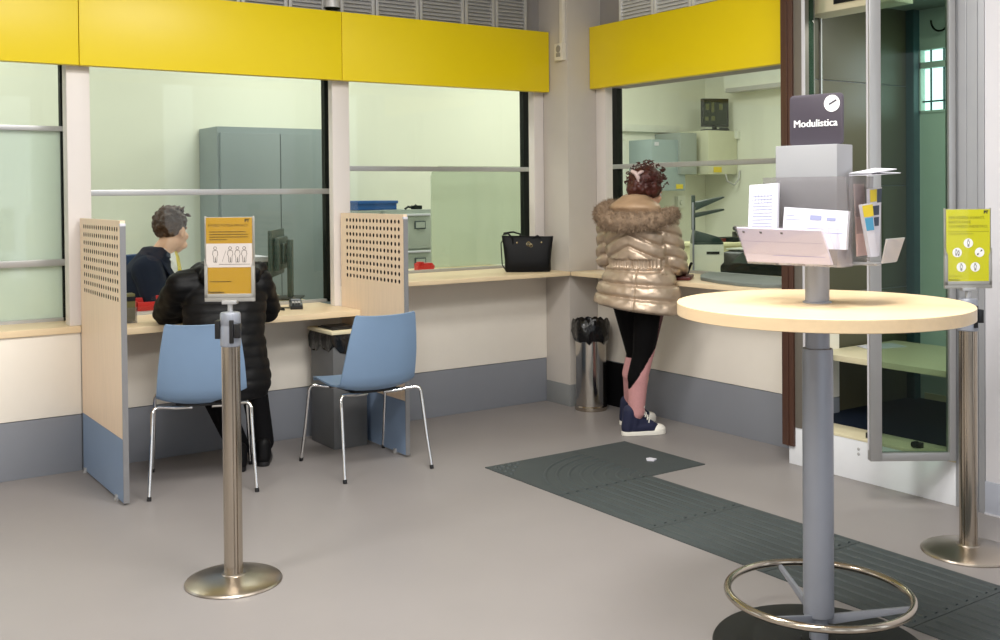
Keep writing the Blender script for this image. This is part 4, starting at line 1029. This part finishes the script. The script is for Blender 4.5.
def hand(m, P, wr, fwd, right, up, side, curl=.35, s=1.0):
    """palm, four unequal bent fingers and a thumb from the side of the palm; fwd/right/up are unit vectors"""
    wr = V(wr); thumb_side = right * (-side)
    for k in range(4):
        w0 = wr + right * ((k - 1.5) * .014 * s); kn = wr + fwd * (.088 * s) + right * ((k - 1.5) * .020 * s) - up * .004
        m.cap(w0, kn, .015 * s, .0105 * s, 10)
        ln = (.060, .072, .068, .054)[k if side < 0 else 3 - k] * s
        d1 = (fwd * math.cos(curl * .6) - up * math.sin(curl * .6)); d2 = (fwd * math.cos(curl * 1.7) - up * math.sin(curl * 1.7))
        a = kn + d1 * ln * .5 + right * ((k - 1.5) * .002); m.cap(kn, a, .0095 * s, .0085 * s, 10); m.cap(a, a + d2 * ln * .5, .0085 * s, .0068 * s, 10)
    t0 = wr + fwd * .028 * s + thumb_side * .026 * s
    t1 = t0 + (fwd * .6 + thumb_side * .75).normalized() * .036 * s - up * .006
    m.cap(wr + thumb_side * .012, t0, .014 * s, .0125 * s, 10); m.cap(t0, t1, .012 * s, .0095 * s, 10); m.cap(t1, t1 + (fwd * .9 + thumb_side * .25 - up * .25).normalized() * .028 * s, .0095 * s, .0075 * s, 10)

def head(m, c, F, Rt, U, s=1.0):
    """skull, face, nose, brow, chin and ears around the head centre c (eye level)"""
    q = Matrix((Rt, F, U)).transposed()
    e = lambda r, f_, u, rad: m.ell(c + (Rt * r + F * f_ + U * u) * s, tuple(x * s for x in rad), rot=q, nu=18, nv=12)
    e(0, -.018, .030, (.074, .094, .088)); e(0, .020, -.030, (.062, .072, .080)); e(0, .048, -.090, (.034, .036, .030))
    e(0, .074, .022, (.050, .016, .016)); e(0, .060, -.060, (.034, .030, .018))
    m.cap(c + (F * .086 + U * .004) * s, c + (F * .108 - U * .030) * s, .009 * s, .014 * s, 10)
    for sd in (-1, 1):
        e(sd * .042, .058, -.026, (.024, .022, .022)); e(sd * .034, .060, -.075, (.026, .024, .022))
        e(sd * .077, -.012, -.008, (.010, .021, .033)); e(sd * .080, -.020, .002, (.008, .016, .022))
    e(0, .092, -.052, (.022, .010, .006)); e(0, .090, -.063, (.020, .010, .007))

def lumps(m, c, rad, n, r0, r1, seed, rot=None, cond=None):
    rg = random.Random(seed); k = 0
    while k < n:
        a = rg.uniform(0, 2 * PI); z = rg.uniform(-1, 1); q = math.sqrt(1 - z * z)
        p = V((rad[0] * q * math.cos(a), rad[1] * q * math.sin(a), rad[2] * z))
        if rot: p = rot @ p
        if cond and not cond(p): continue
        m.ell(V(c) + p, rg.uniform(r0, r1), nu=10, nv=7); k += 1

def eyes(parent, c, F, Rt, U, s=1.0):
    for sd in (-1, 1):
        m = M(); p = c + (F * .0745 + Rt * sd * .033 + U * .002) * s
        m.ell(p, .0125 * s, nu=12, nv=8); m.ell(p + F * .0105 * s, .0052 * s, nu=10, nv=6, mi=1); obj('eye', m, ['eye_white', 'black_plastic'], parent)

def quilt(m, fn):
    m.v = [tuple(V(p) + n * fn(V(p), n)) for p, n in zip(m.v, m.n)]
    return m

# --- standing person in the champagne jacket
def standing_person():
    h = 66; P = frame((4.375, 4.845, 0), h)
    F = P(0, 1, 0) - P(0, 0, 0); Rt = P(1, 0, 0) - P(0, 0, 0); U = V((0, 0, 1))
    t = thing('person', 'person in a champagne quilted jacket with fur hood, standing at the counter', 'person', (4.40, 4.88, 0))
    # head turned to the right and bowed
    h2 = math.radians(86); HF = V((math.sin(h2), math.cos(h2), -.36)).normalized(); HR = V((math.cos(h2), -math.sin(h2), 0)).normalized(); HU = HR.cross(HF)
    HC = P(.045, .05, 1.497)
    kneeR, ankR = V((4.378, 4.812, .50)), V((4.353, 4.858, .10)); hipR = P(.088, .0, .86)
    hipL = P(-.088, 0, .86); kneeL = V((4.455, 4.955, .48)); ankL = V((4.540, 5.105, .10))
    b = M()
    head(b, HC, HF, HR, HU, .98)
    b.cap(P(0, -.01, 1.36), HC + HF * -.02 - U * .06, .056, .052)
    b.rings([(P(0, 0, .80), Rt * .16, F * .11), (P(0, 0, .90), Rt * .165, F * .115), (P(0, .0, 1.05), Rt * .135, F * .10), (P(0, 0, 1.20), Rt * .15, F * .105), (P(0, -.005, 1.32), Rt * .165, F * .09), (P(0, -.01, 1.38), Rt * .08, F * .07)])
    shR, elR, wrR = P(.170, -.005, 1.310), P(.205, .085, 1.070), P(.14, .31, 1.00)
    shL, elL, wrL = P(-.178, -.005, 1.310), P(-.240, .075, 1.075), P(-.12, .31, 1.00)
    for a, e_, w in ((shR, elR, wrR), (shL, elL, wrL)):
        b.cap(a, e_, .05, .042); b.cap(e_, w, .042, .028)
    hand(b, P, wrR, (F * .93 - Rt * .25 - U * .20).normalized(), (Rt * .95 + F * .25).normalized(), U, 1, .4, .95)
    hand(b, P, wrL, (F * .93 + Rt * .25 - U * .20).normalized(), (Rt * .95 - F * .25).normalized(), U, -1, .4, .95)
    for hp, kn, an, hd in ((hipR, kneeR, ankR, 114), (hipL, kneeL, ankL, 92)):
        b.cap(hp, kn, .088, .056); b.cap(kn, kn + (an - kn) * .38 + V((-.012, 0, 0)), .055, .052); b.cap(kn + (an - kn) * .35, an, .052, .034)
        a_ = math.radians(hd); d_ = V((math.sin(a_), math.cos(a_), 0)); b.cap(an + V((0, 0, -.05)), an + d_ * .13 - V((0, 0, .062)), .034, .024)
    obj('body', fuse(b, .0075, 3), 'skin', t, fix=False, ang=70)
    # leggings: black with pink calf and side panel
    lg = M()
    for hp, kn, an in ((hipR, kneeR, ankR), (hipL, kneeL, ankL)):
        d_ = (an - kn)
        lg.cap(hp + V((0, 0, .03)), kn, .106, .066); lg.cap(kn, kn + d_ * .36 + V((-.020, .004, 0)), .065, .064); lg.cap(kn + d_ * .34 + V((-.016, .004, 0)), an - d_ * .10, .063, .050); lg.cap(an - d_ * .16, an - d_ * .08, .052, .046)
    lg.ell(P(0, 0, .88), (.17, .14, .12))
    lg = fuse(lg, .0065, 5)
    kk = []
    for fc in lg.f:
        c = sum((V(lg.v[i]) for i in fc), V()) / len(fc)
        u = (c - kneeR).dot(CAMR)               # to the right as the wearer is seen
        ll = (c - kneeL).length < (c - kneeR).length if c.z < .62 else (c - hipL).length < (c - hipR).length
        if not ll:
            edge = .075 - (.55 - c.z) * .62 if c.z < .55 else .075 + (c.z - .55) * .10
            mi = 0 if (u < edge and c.z > .29) else (2 if c.z > .56 else 1)
        else:
            mi = 0 if c.z > .46 else 1
        kk.append(mi)
    lg.m = kk
    o = obj('leggings', lg, ['legging_black', 'legging_pink', 'legging_maroon'], t, fix=False, ang=70); o['label'] = 'black leggings with pink calf panels'
    for kn, an in ((kneeR, ankR), (kneeL, ankL)):
        dd = (kn - an).normalized(); m = M(); m.tube([an + dd * .028, an + dd * .032, an + dd * .062, an + dd * .066], [.044, .0495, .0515, .048], 28); obj('ankle_cuff', m, 'legging_pink', t)
    # shoes
    for an, hd in ((ankR, 112), (ankL, 92)):
        a_ = math.radians(hd); X = Matrix.Translation((an.x, an.y, 0)) @ Matrix.Rotation(-a_, 4, 'Z')   # local +y = toe
        out = [(0.036 * math.cos(a), -.055 + .036 * math.sin(a)) for a in [PI + k * PI / 8 for k in range(9)]] + [(.043, .04), (.050, .11)] + [(.0 + .048 * math.cos(a), .135 + .060 * math.sin(a)) for a in [k * PI / 8 for k in range(1, 8)]] + [(-.046, .11), (-.038, .04)]
        m = M(); m.prism(out, .0, .027, 0, X); so = obj('shoe_sole', m, 'rubber_white', t, .006, 3)
        m = M(); sc = lambda k_: [(x * k_, (y - .04) * k_ + .04) for x, y in out]
        up_ = M(); up_.cap((0, -.052, .045), (0, -.034, .145), .040, .046); up_.cap((0, -.02, .05), (0, .0, .140), .042, .042); up_.cap((0, .0, .045), (0, .09, .046), .043, .041); up_.cap((0, .02, .085), (0, .10, .055), .036, .030); up_.cap((0, .09, .038), (0, .12, .034), .042, .036)
        uf = fuse(M().join(up_, X), .006, 4); obj('shoe_upper', uf, 'canvas_navy', so, fix=False, ang=70)
        m = M(); m.ell((0, .142, .030), (.047, .052, .031), X); obj('toe_cap', m, 'rubber_white', so)
        m = M()
        for k in range(6):
            u_ = k / 5; y_ = .075 - .050 * u_; z_ = .090 + .090 * u_ + (.004 if k < 3 else 0)
            m.tube([(-.030, y_, z_ - .018), (-.012, y_ + .010, z_ + .006), (.012, y_ + .010, z_ + .006), (.030, y_, z_ - .018)], .004, 6, X=X)
        m.tube([(0, .034, .182), (.03, .05, .195), (.045, .04, .175), (.02, .034, .18)], .0035, 6, X=X); m.tube([(0, .034, .182), (-.03, .055, .192), (-.05, .05, .165)], .0035, 6, X=X)
        obj('shoelace', m, 'rubber_white', so, ang=60)
    # jacket
    j = M()
    j.rings([(P(.0, .0, .782), Rt * .276 - U * .032, F * .20), (P(0, 0, .795), Rt * .284 - U * .032, F * .206), (P(0, 0, .90), Rt * .256 - U * .02, F * .186), (P(0, 0, 1.0), Rt * .212, F * .158), (P(0, 0, 1.05), Rt * .190, F * .142), (P(0, 0, 1.12), Rt * .198, F * .146), (P(0, -.005, 1.22), Rt * .208, F * .150), (P(0, -.01, 1.31), Rt * .205, F * .14), (P(0, -.012, 1.37), Rt * .15, F * .115), (P(0, -.012, 1.42), Rt * .085, F * .085)], 48)
    for a, e_, w in ((shR, elR, wrR), (shL, elL, wrL)):
        j.cap(a + V((0, 0, -.012)), e_, .088, .074); j.cap(e_, e_ + (w - e_) * .93, .072, .054)
    jf = fuse(j, .0068, 6)
    o0 = P(0, 0, 0)
    def puff(p, n):
        d_ = p - o0; r_ = d_.dot(Rt); f_ = d_.dot(F); z = p.z
        inarm = abs(r_) > .185 and z > .99 or (f_ > .16 and z > .95)
        if n.z < -.8 and z < .86: return 0
        if inarm: ph, sp = (z + .25 * f_ + .10 * abs(r_)) / .066, .066
        elif z < 1.035: ph, sp = (z + r_ * .11 * (1.035 - z) / .25 - .780) / .080, .080
        elif z < 1.085: return -.006 + .005 * math.sin(r_ * 340)
        else: ph, sp = (z - 1.085 + .48 * abs(r_)) / .085, .085
        fr_ = ph - math.floor(ph); dd_ = sp * min(fr_, 1 - fr_)
        v = .015 * (1 - math.exp(-(dd_ / .010) ** 2)) + .006 * math.sin(PI * fr_) - .010
        if inarm: v *= .65
        v += .006 * noise.noise(p * 22.0) + .004 * noise.noise(V((p.x * 40, p.y * 40, p.z * 90))) * math.exp(-(dd_ / .02) ** 2)
        if abs(r_ - .05) < .006 and f_ < 0 and z < 1.035: v -= .006
        return v
    quilt(jf, puff)
    jk = obj('quilted_jacket', jf, 'jacket', t, fix=False, ang=80)
    m = M(); m.tube([P(.19 * math.cos(a), .142 * math.sin(a) , 1.06) for a in [k * 2 * PI / 48 for k in range(48)]], .014, 8, True); 
    m = fuse(M().rings([(P(.02, -.06, 1.345), Rt * .17, F * .10), (P(.01, -.075, 1.40), Rt * .165, F * .115), (P(.0, -.06, 1.445), Rt * .125, F * .10), (P(0, -.045, 1.475), Rt * .07, F * .06)], 32), .009, 3)
    quilt(m, lambda p, n: .006 * noise.noise(p * 18.0) + .004 * math.sin(p.z * 90))
    obj('hood', m, 'hood_cloth', jk, fix=False, ang=80)
    path = [(-.165, .085, 1.400), (-.214, .01, 1.398), (-.210, -.075, 1.365), (-.16, -.145, 1.335), (-.08, -.185, 1.318), (.02, -.195, 1.312), (.12, -.178, 1.318), (.185, -.12, 1.332), (.220, -.03, 1.348), (.205, .06, 1.36)]
    fr = M(); pts = [P(*q) for q in path]; fine = []
    for i in range(len(pts) - 1):
        for k in range(4): fine.append(pts[i].lerp(pts[i + 1], k / 4))
    fine.append(pts[-1])
    rad = [.036 + .022 * math.sin(PI * min(1, max(0, (i + 3) / (len(fine) + 5)))) for i in range(len(fine))]
    fr.tube(fine, rad, 14); fr.ell(fine[0], .036); fr.ell(fine[-1], .036)
    fr = fuse(fr, .010, 3); quilt(fr, lambda p, n: .012 * noise.noise(p * 30.0) + .008 * noise.noise(p * 70.0))
    rg = random.Random(9); nv = len(fr.v); base = list(zip(fr.v, fr.n))
    for k in range(7000):
        p, n_ = base[rg.randrange(nv)]; p = V(p); dr = (n_ + V((rg.uniform(-.6, .6), rg.uniform(-.6, .6), rg.uniform(-.9, .2)))).normalized(); L_ = rg.uniform(.012, .030)
        sd = dr.cross(V((rg.random(), rg.random(), rg.random()))).normalized() * .0014
        p = p - n_ * .003; fr.add([p - sd, p + sd, p + dr * L_], [(0, 1, 2)])
    obj('fur_trim', fr, 'fur', jk, fix=False, ang=80)
    # hair: curly, pinned up
    hm = M(); q = Matrix((HR, HF, HU)).transposed()
    hm.ell(HC - HF * .030 * .98 + HU * .035, (.082, .096, .088), rot=q)
    lumps(hm, HC - HF * .035 + HU * .035, (.088, .098, .09), 130, .014, .026, 4, q, lambda p: p.dot(HF) < .045 and p.dot(HU) > -.062)
    lumps(hm, HC + HU * .088 - HF * .03, (.064, .066, .048), 60, .016, .027, 5, q)
    lumps(hm, HC - HF * .105 - HU * .01, (.055, .03, .05), 30, .014, .022, 6, q)
    hm = fuse(hm, .007, 1); hr = obj('hair', hm, 'hair_red', t, fix=False, ang=80)
    rg = random.Random(21); m = M()
    for k in range(90):
        a = rg.uniform(0, 2 * PI); z = rg.uniform(-.5, 1); q_ = math.sqrt(1 - z * z)
        dr = q @ V((q_ * math.cos(a), q_ * math.sin(a), z))
        if dr.dot(HF) > .55 and z < .6: continue
        p = HC - HF * .03 + HU * .05 + dr * .112; ax = V((rg.random() - .5, rg.random() - .5, rg.random() - .5)).normalized(); e1 = dr.cross(ax).normalized(); rr_ = rg.uniform(.006, .012)
        m.tube([p + dr * (.004 * i) + e1 * rr_ * math.cos(i * 1.1) + dr.cross(e1) * rr_ * math.sin(i * 1.1) for i in range(8)], [.0035] * 7 + [.001], 5)
    obj('curls', m, 'hair_red', hr, ang=80)
    cp = HC - HF * .075 + HU * .085 - CAMR * .045 - V((math.sin(yaw), math.cos(yaw), 0)) * .065
    m = M(); m.tube([cp + CAMR * x + U * z - V((math.sin(yaw), math.cos(yaw), 0)) * y for x, y, z in ((-.035, .0, .02), (-.012, .02, .005), (.0, .024, -.018), (.008, .018, -.045))], [.010, .014, .014, .008], 10); m.tube([cp + CAMR * x + U * z - V((math.sin(yaw), math.cos(yaw), 0)) * y for x, y, z in ((.0, .02, .0), (.02, .02, .012), (.034, .01, .016))], [.010, .011, .007], 10)
    o = obj('hair_clip', m, 'clip_pale', hr, ang=60); o['label'] = 'pale claw hair clip'
    eyes(t, HC, HF, HR, HU, .98)
standing_person()

# --- seated customer in black, seen from behind
def seated_customer():
    h = 12; P = frame((1.945, 5.395, 0), h)
    F = P(0, 1, 0) - P(0, 0, 0); Rt = P(1, 0, 0) - P(0, 0, 0); U = V((0, 0, 1))
    t = thing('person', 'person in a black puffer coat seated at the low counter', 'person', (1.945, 5.395, 0))
    HF = (F * .78 - U * .62).normalized(); HR = Rt; HU = HR.cross(HF); HC = P(.10, .265, 1.185)
    b = M(); head(b, HC, HF, HR, HU, .97)
    b.cap(P(.02, .15, 1.06), HC - HF * .03 - HU * .06, .058, .054)
    b.rings([(P(0, -.03, .47), Rt * .17, F * .13), (P(0, -.03, .58), Rt * .165, F * .115), (P(0, .02, .75), Rt * .15, F * .105), (P(0, .08, .92), Rt * .165, F * .11), (P(0, .125, 1.03), Rt * .165, F * .09), (P(0, .15, 1.08), Rt * .08, F * .07)])
    shR, elR, wrR = P(.20, .13, 1.01), P(.275, .275, .862), P(.10, .47, .845)
    shL, elL, wrL = P(-.19, .13, 1.01), P(-.245, .36, .862), P(-.08, .50, .845)
    for a, e_, w in ((shR, elR, wrR), (shL, elL, wrL)): b.cap(a, e_, .05, .043); b.cap(e_, w, .042, .028)
    hand(b, P, wrR, (F * .6 - Rt * .8).normalized(), (Rt * .6 + F * .8).normalized(), U, 1, .5); hand(b, P, wrL, (F * .6 + Rt * .8).normalized(), (Rt * .6 - F * .8).normalized(), U, -1, .5)
    legs = ((P(.095, .0, .53), P(.19, .30, .50), P(.245, .245, .10), 12), (P(-.095, .0, .53), P(-.06, .34, .52), P(.10, .18, .10), 5))
    for hp, kn, an, hd in legs:
        b.cap(hp, kn, .085, .058); b.cap(kn, kn.lerp(an, .4), .056, .052); b.cap(kn.lerp(an, .35), an, .052, .036); b.cap(an - U * .05, an + F * .13 - U * .062, .034, .024)
    obj('body', fuse(b, .0075, 3), 'skin', t, fix=False, ang=70)
    tr = M()
    for hp, kn, an, hd in legs:
        tr.cap(hp, kn, .105, .082); tr.cap(kn, an + U * .02, .080, .060)
    tr.ell(P(0, -.02, .54), (.19, .16, .11)); obj('trousers', fuse(tr, .009, 4), 'black_cloth', t, fix=False, ang=70)
    for hp, kn, an, hd in legs:
        X = Matrix.Translation((an.x, an.y, 0)) @ Matrix.Rotation(-math.radians(h + hd), 4, 'Z')
        out = [(.036 * math.cos(a), -.05 + .036 * math.sin(a)) for a in [PI + k * PI / 8 for k in range(9)]] + [(.047, .10)] + [(.045 * math.cos(a), .13 + .055 * math.sin(a)) for a in [k * PI / 8 for k in range(1, 8)]] + [(-.043, .10)]
        m = M(); m.prism(out, 0, .026, 0, X); so = obj('shoe_sole', m, 'black_plastic', t, .005)
        m = M(); m.cap((0, -.045, .045), (0, -.035, .115), .043, .045); m.cap((0, -.02, .05), (0, .09, .045), .044, .042); m.cap((0, .09, .04), (0, .14, .036), .042, .037); m.cap((0, .0, .085), (0, .08, .06), .036, .032)
        obj('shoe_upper', fuse(M().join(m, X), .007, 3), 'leather', so, fix=False, ang=70)
    j = M()
    j.rings([(P(.01, -.03, .44), Rt * .21, F * .165), (P(.015, -.035, .50), Rt * .225, F * .17), (P(.015, -.03, .60), Rt * .215, F * .155), (P(.01, .01, .75), Rt * .205, F * .145), (P(.02, .07, .90), Rt * .215, F * .15), (P(.035, .115, 1.0), Rt * .21, F * .13), (P(.055, .14, 1.06), Rt * .145, F * .11), (P(.07, .155, 1.10), Rt * .10, F * .09)], 44)
    for a, e_, w in ((shR, elR, wrR), (shL, elL, wrL)): j.cap(a, e_, .092, .080); j.cap(e_, e_.lerp(w, .9), .078, .058)
    j.cap(P(-.19, .13, 1.01), P(.03, .14, 1.065), .088, .085); j.cap(P(.20, .13, 1.01), P(.06, .14, 1.065), .088, .085)
    hd_ = M(); hd_.tube([P(*q) for q in ((-.07, .21, 1.10), (-.10, .14, 1.09), (-.07, .06, 1.07), (.05, .03, 1.055), (.17, .06, 1.075), (.215, .13, 1.09), (.18, .20, 1.10))], [.045, .055, .058, .058, .05, .044, .034], 12)
    jf = fuse(j, .009, 5)
    def puff(p, n):
        d_ = p - P(0, 0, 0); z = p.z + .15 * d_.dot(F)
        if n.z < -.8 and p.z < .5: return 0
        return .007 * abs(math.sin(PI * (z - .45) / .060)) ** .5 - .003 + .006 * noise.noise(p * 16.0)
    quilt(jf, puff); jk = obj('puffer_coat', jf, 'black_coat', t, fix=False, ang=80)
    hf = fuse(hd_, .009, 3); quilt(hf, lambda p, n: .012 * noise.noise(p * 20.0)); obj('hood', hf, 'black_coat', jk, fix=False, ang=80)
    q = Matrix((HR, HF, HU)).transposed(); hm = M(); hm.ell(HC - HF * .028 + HU * .03, (.080, .094, .090), rot=q); lumps(hm, HC - HF * .03 + HU * .028, (.074, .088, .084), 90, .012, .02, 3, q, lambda p: p.dot(HF) < .05 and p.dot(HU) > -.06)
    obj('hair', fuse(hm, .007, 2), 'hair_black', t, fix=False, ang=80)
    eyes(t, HC, HF, HR, HU, .97)
seated_customer()

# --- clerk behind the glass
def clerk():
    h = 112; P0_ = frame((1.985, 6.77, 0), h); P = lambda r, f_, z: P0_(r * 1.13, f_ * 1.13, z if z < .6 else .6 + (z - .6) * 1.055)
    F = (P(0, 1, 0) - P(0, 0, 0)).normalized() * 1.1; Rt = (P(1, 0, 0) - P(0, 0, 0)).normalized() * 1.1; U = V((0, 0, 1)); s = 1.16
    t = thing('person', 'person in a dark suit and yellow tie seated behind the glass', 'person', (1.985, 6.735, 0))
    h2 = math.radians(52); HF = V((math.sin(h2), math.cos(h2), -.10)).normalized(); HR = V((math.cos(h2), -math.sin(h2), 0)); HU = HR.cross(HF)
    HC = P(.0, .108, 1.238)
    b = M(); head(b, HC, HF, HR, HU, s)
    b.cap(P(0, .02, 1.06), HC - HF * .03 - U * .07, .066, .062)
    b.rings([(P(0, 0, .47), Rt * .18, F * .13), (P(0, 0, .60), Rt * .17, F * .12), (P(0, 0, .80), Rt * .16, F * .115), (P(0, 0, .98), Rt * .175, F * .115), (P(0, -.005, 1.06), Rt * .165, F * .09), (P(0, -.01, 1.11), Rt * .08, F * .07)])
    shR, elR, wrR = P(.20, -.01, 1.03), P(.245, .06, .80), P(.10, .28, .84)
    shL, elL, wrL = P(-.20, -.01, 1.03), P(-.245, .10, .82), P(-.10, .32, .84)
    for a, e_, w in ((shR, elR, wrR), (shL, elL, wrL)): b.cap(a, e_, .052, .044); b.cap(e_, w, .043, .03)
    hand(b, P, wrR, (F * .8 - Rt * .6).normalized(), (Rt * .8 + F * .6).normalized(), U, 1, .4); hand(b, P, wrL, (F * .8 + Rt * .6).normalized(), (Rt * .8 - F * .6).normalized(), U, -1, .4)
    for sd in (-1, 1):
        b.cap(P(sd * .1, 0, .53), P(sd * .13, .42, .52), .085, .06); b.cap(P(sd * .13, .42, .52), P(sd * .13, .40, .1), .056, .038); b.cap(P(sd * .13, .38, .04), P(sd * .13, .52, .035), .034, .026)
    obj('body', fuse(b, .0075, 3), 'skin', t, fix=False, ang=70)
    tr = M()
    for sd in (-1, 1):
        tr.cap(P(sd * .1, 0, .53), P(sd * .13, .42, .52), .10, .075); tr.cap(P(sd * .13, .42, .52), P(sd * .13, .40, .10), .07, .055)
    tr.ell(P(0, 0, .55), (.19, .19, .10)); obj('trousers', fuse(tr, .01, 4), 'suit', t, fix=False, ang=70)
    for sd in (-1, 1):
        m = M(); m.cap(P(sd * .13, .38, .045), P(sd * .13, .50, .042), .042, .040); m.cap(P(sd * .13, .50, .04), P(sd * .13, .56, .036), .04, .034); obj('shoe', fuse(m, .008, 3), 'leather', t, fix=False, ang=70)
    j = M()
    j.rings([(P(0, -.05, .50), Rt * .225, F * .185), (P(0, -.05, .62), Rt * .215, F * .18), (P(0, -.045, .78), Rt * .205, F * .172), (P(0, -.035, .92), Rt * .215, F * .165), (P(0, -.025, 1.01), Rt * .205, F * .140), (P(0, .0, 1.07), Rt * .145, F * .112), (P(0, .02, 1.115), Rt * .100, F * .094), (P(0, .028, 1.145), Rt * .082, F * .082)], 44)
    for a, e_, w in ((shR, elR, wrR), (shL, elL, wrL)): j.cap(a + V((0, 0, -.02)) - (a - P(0, 0, a.z)) * .12, e_, .098, .080); j.cap(e_, e_.lerp(w, .95), .062, .045)
    jf = fuse(j, .009, 6); quilt(jf, lambda p, n: .004 * noise.noise(p * 12.0)); jk = obj('suit_jacket', jf, 'suit', t, fix=False, ang=80)
    # lapels, shirt front and collar, tie
    sh = M(); sh.rings([(P(0, .055, .80), Rt * .035, F * .095), (P(0, .055, .92), Rt * .052, F * .092), (P(0, .055, 1.02), Rt * .060, F * .090), (P(0, .060, 1.09), Rt * .062, F * .074), (P(0, .056, 1.14), Rt * .062, F * .066)], 28)
    so = obj('shirt', fuse(sh, .008, 3), 'shirt', t, fix=False, ang=80)
    m = M(); m.tube([P(.068 * math.cos(a), .048 + .066 * math.sin(a), 1.130 + .004 * math.sin(a)) for a in [k * 2 * PI / 32 for k in range(32)]], .010, 8, True, flat=1.0)
    for sd in (-1, 1): m.add([P(sd * .01, .090, 1.112), P(sd * .075, .05, 1.125), P(sd * .055, .112, 1.05), P(sd * .01, .096, 1.112), P(sd * .075, .056, 1.125), P(sd * .055, .118, 1.05)], [(0, 1, 2), (5, 4, 3), (0, 3, 4, 1), (1, 4, 5, 2), (2, 5, 3, 0)])
    obj('collar', m, 'shirt', so, ang=60)
    m = M(); ys_ = [(1.115, .022, .125), (1.08, .018, .138), (1.00, .026, .150), (.92, .034, .158), (.84, .040, .160), (.80, .040, .158)]
    vs = []; fs = []
    for z, w, f_ in ys_: vs += [P(-w, f_, z), P(0, f_ + .008, z), P(w, f_, z), P(w, f_ - .01, z), P(-w, f_ - .01, z)]
    for i in range(len(ys_) - 1):
        for k in range(5): k2 = (k + 1) % 5; fs.append((i * 5 + k, i * 5 + k2, i * 5 + 5 + k2, i * 5 + 5 + k))
    m.add(vs, fs); obj('tie', m, 'tie', so, ang=60)
    for sd in (-1, 1):
        m = M(); pts = [(sd * .085, -.01, 1.118), (sd * .088, .065, 1.075), (sd * .098, .118, .98), (sd * .04, .158, .80)]; wd = [.014, .03, .05, .02]
        vs = []; fs = []
        for (r_, f_, z), w in zip(pts, wd): vs += [P(r_ - sd * w * .4, f_ + .012, z), P(r_ + sd * w, f_ - .006, z), P(r_ + sd * w, f_ - .014, z), P(r_ - sd * w * .4, f_, z)]
        for i in range(3):
            for k in range(4): k2 = (k + 1) % 4; fs.append((i * 4 + k, i * 4 + k2, i * 4 + 4 + k2, i * 4 + 4 + k))
        fs += [(0, 1, 2, 3), (15, 14, 13, 12)]; m.add(vs, fs); obj('lapel', m, 'suit', jk, ang=60)
    q = Matrix((HR, HF, HU)).transposed(); hm = M()
    hm.ell(HC - HF * .026 * s + HU * .036 * s, (.080 * s, .097 * s, .088 * s), rot=q)
    lumps(hm, HC - HF * .026 * s + HU * .040 * s, (.076 * s, .096 * s, .086 * s), 150, .010, .019, 8, q, lambda p: p.dot(HF) < .085 * s and p.dot(HU) > -.025 * s - (.05 * s if p.dot(HF) < -.03 else 0))
    rg = random.Random(2)
    for k in range(34):
        p = HC + HU * (.112 * s + rg.uniform(-.01, .012)) + HF * rg.uniform(-.07, .08) + HR * rg.uniform(-.05, .05); hm.cap(p, p + (HF * .5 + HU * .55 + HR * rg.uniform(-.4, .4)).normalized() * .030, .012, .004, 8)
    for k in range(10):
        p = HC + HU * (.095 * s) + HF * (.085 * s) + HR * rg.uniform(-.05, .05); hm.cap(p, p + (HF * .8 + HU * rg.uniform(-.3, .2)).normalized() * .035, .012, .004, 8)
    obj('hair', fuse(hm, .006, 1), 'hair_brown', t, fix=False, ang=80)
    eyes(t, HC, HF, HR, HU, s)
clerk()

# ------------------------------------------------------------------ light
def area(name, loc, sx, sy, power, col=(1, 1, 1), rot=(0, 0, 0)):
    L = bpy.data.lights.new(name, 'AREA'); L.shape = 'RECTANGLE'; L.size = sx; L.size_y = sy; L.energy = power; L.color = col
    o = bpy.data.objects.new(name, L); COL.objects.link(o); o.location = loc; o.rotation_euler = rot
    return o
WARM = (1.0, .975, .94)
for x, y, p in ((-.6, 3.4, 56), (1.9, 3.3, 66), (0.4, 1.0, 66), (2.4, 1.8, 78), (-1.8, 1.0, 40)):
    area('ceiling_lamp', (x, y, 3.38), 1.2, .6, p, WARM)
for x, y, p in ((1.0, 7.6, 34), (3.6, 7.6, 32), (6.3, 7.4, 44), (7.2, 5.4, 38)):
    area('office_lamp', (x, y, 3.38), 1.2, .6, p, (1.0, 1.0, .95))
area('booth_lamp', (5.3, 3.0, 2.56), .3, .6, 12, (1.0, .98, .86))
w = bpy.data.worlds.new('world'); SC.world = w; w.use_nodes = True
w.node_tree.nodes['Background'].inputs['Color'].default_value = (.86, .93, 1.0, 1); w.node_tree.nodes['Background'].inputs['Strength'].default_value = 1.6

SC.view_settings.view_transform = 'Standard'; SC.view_settings.look = 'None'
SC.view_settings.exposure = 0.22; SC.view_settings.gamma = 1.0; SC.view_settings.use_curve_mapping = False
SC.cycles.use_denoising = True; SC.cycles.max_bounces = 10; SC.cycles.transparent_max_bounces = 24
SC.cycles.sample_clamp_indirect = 6
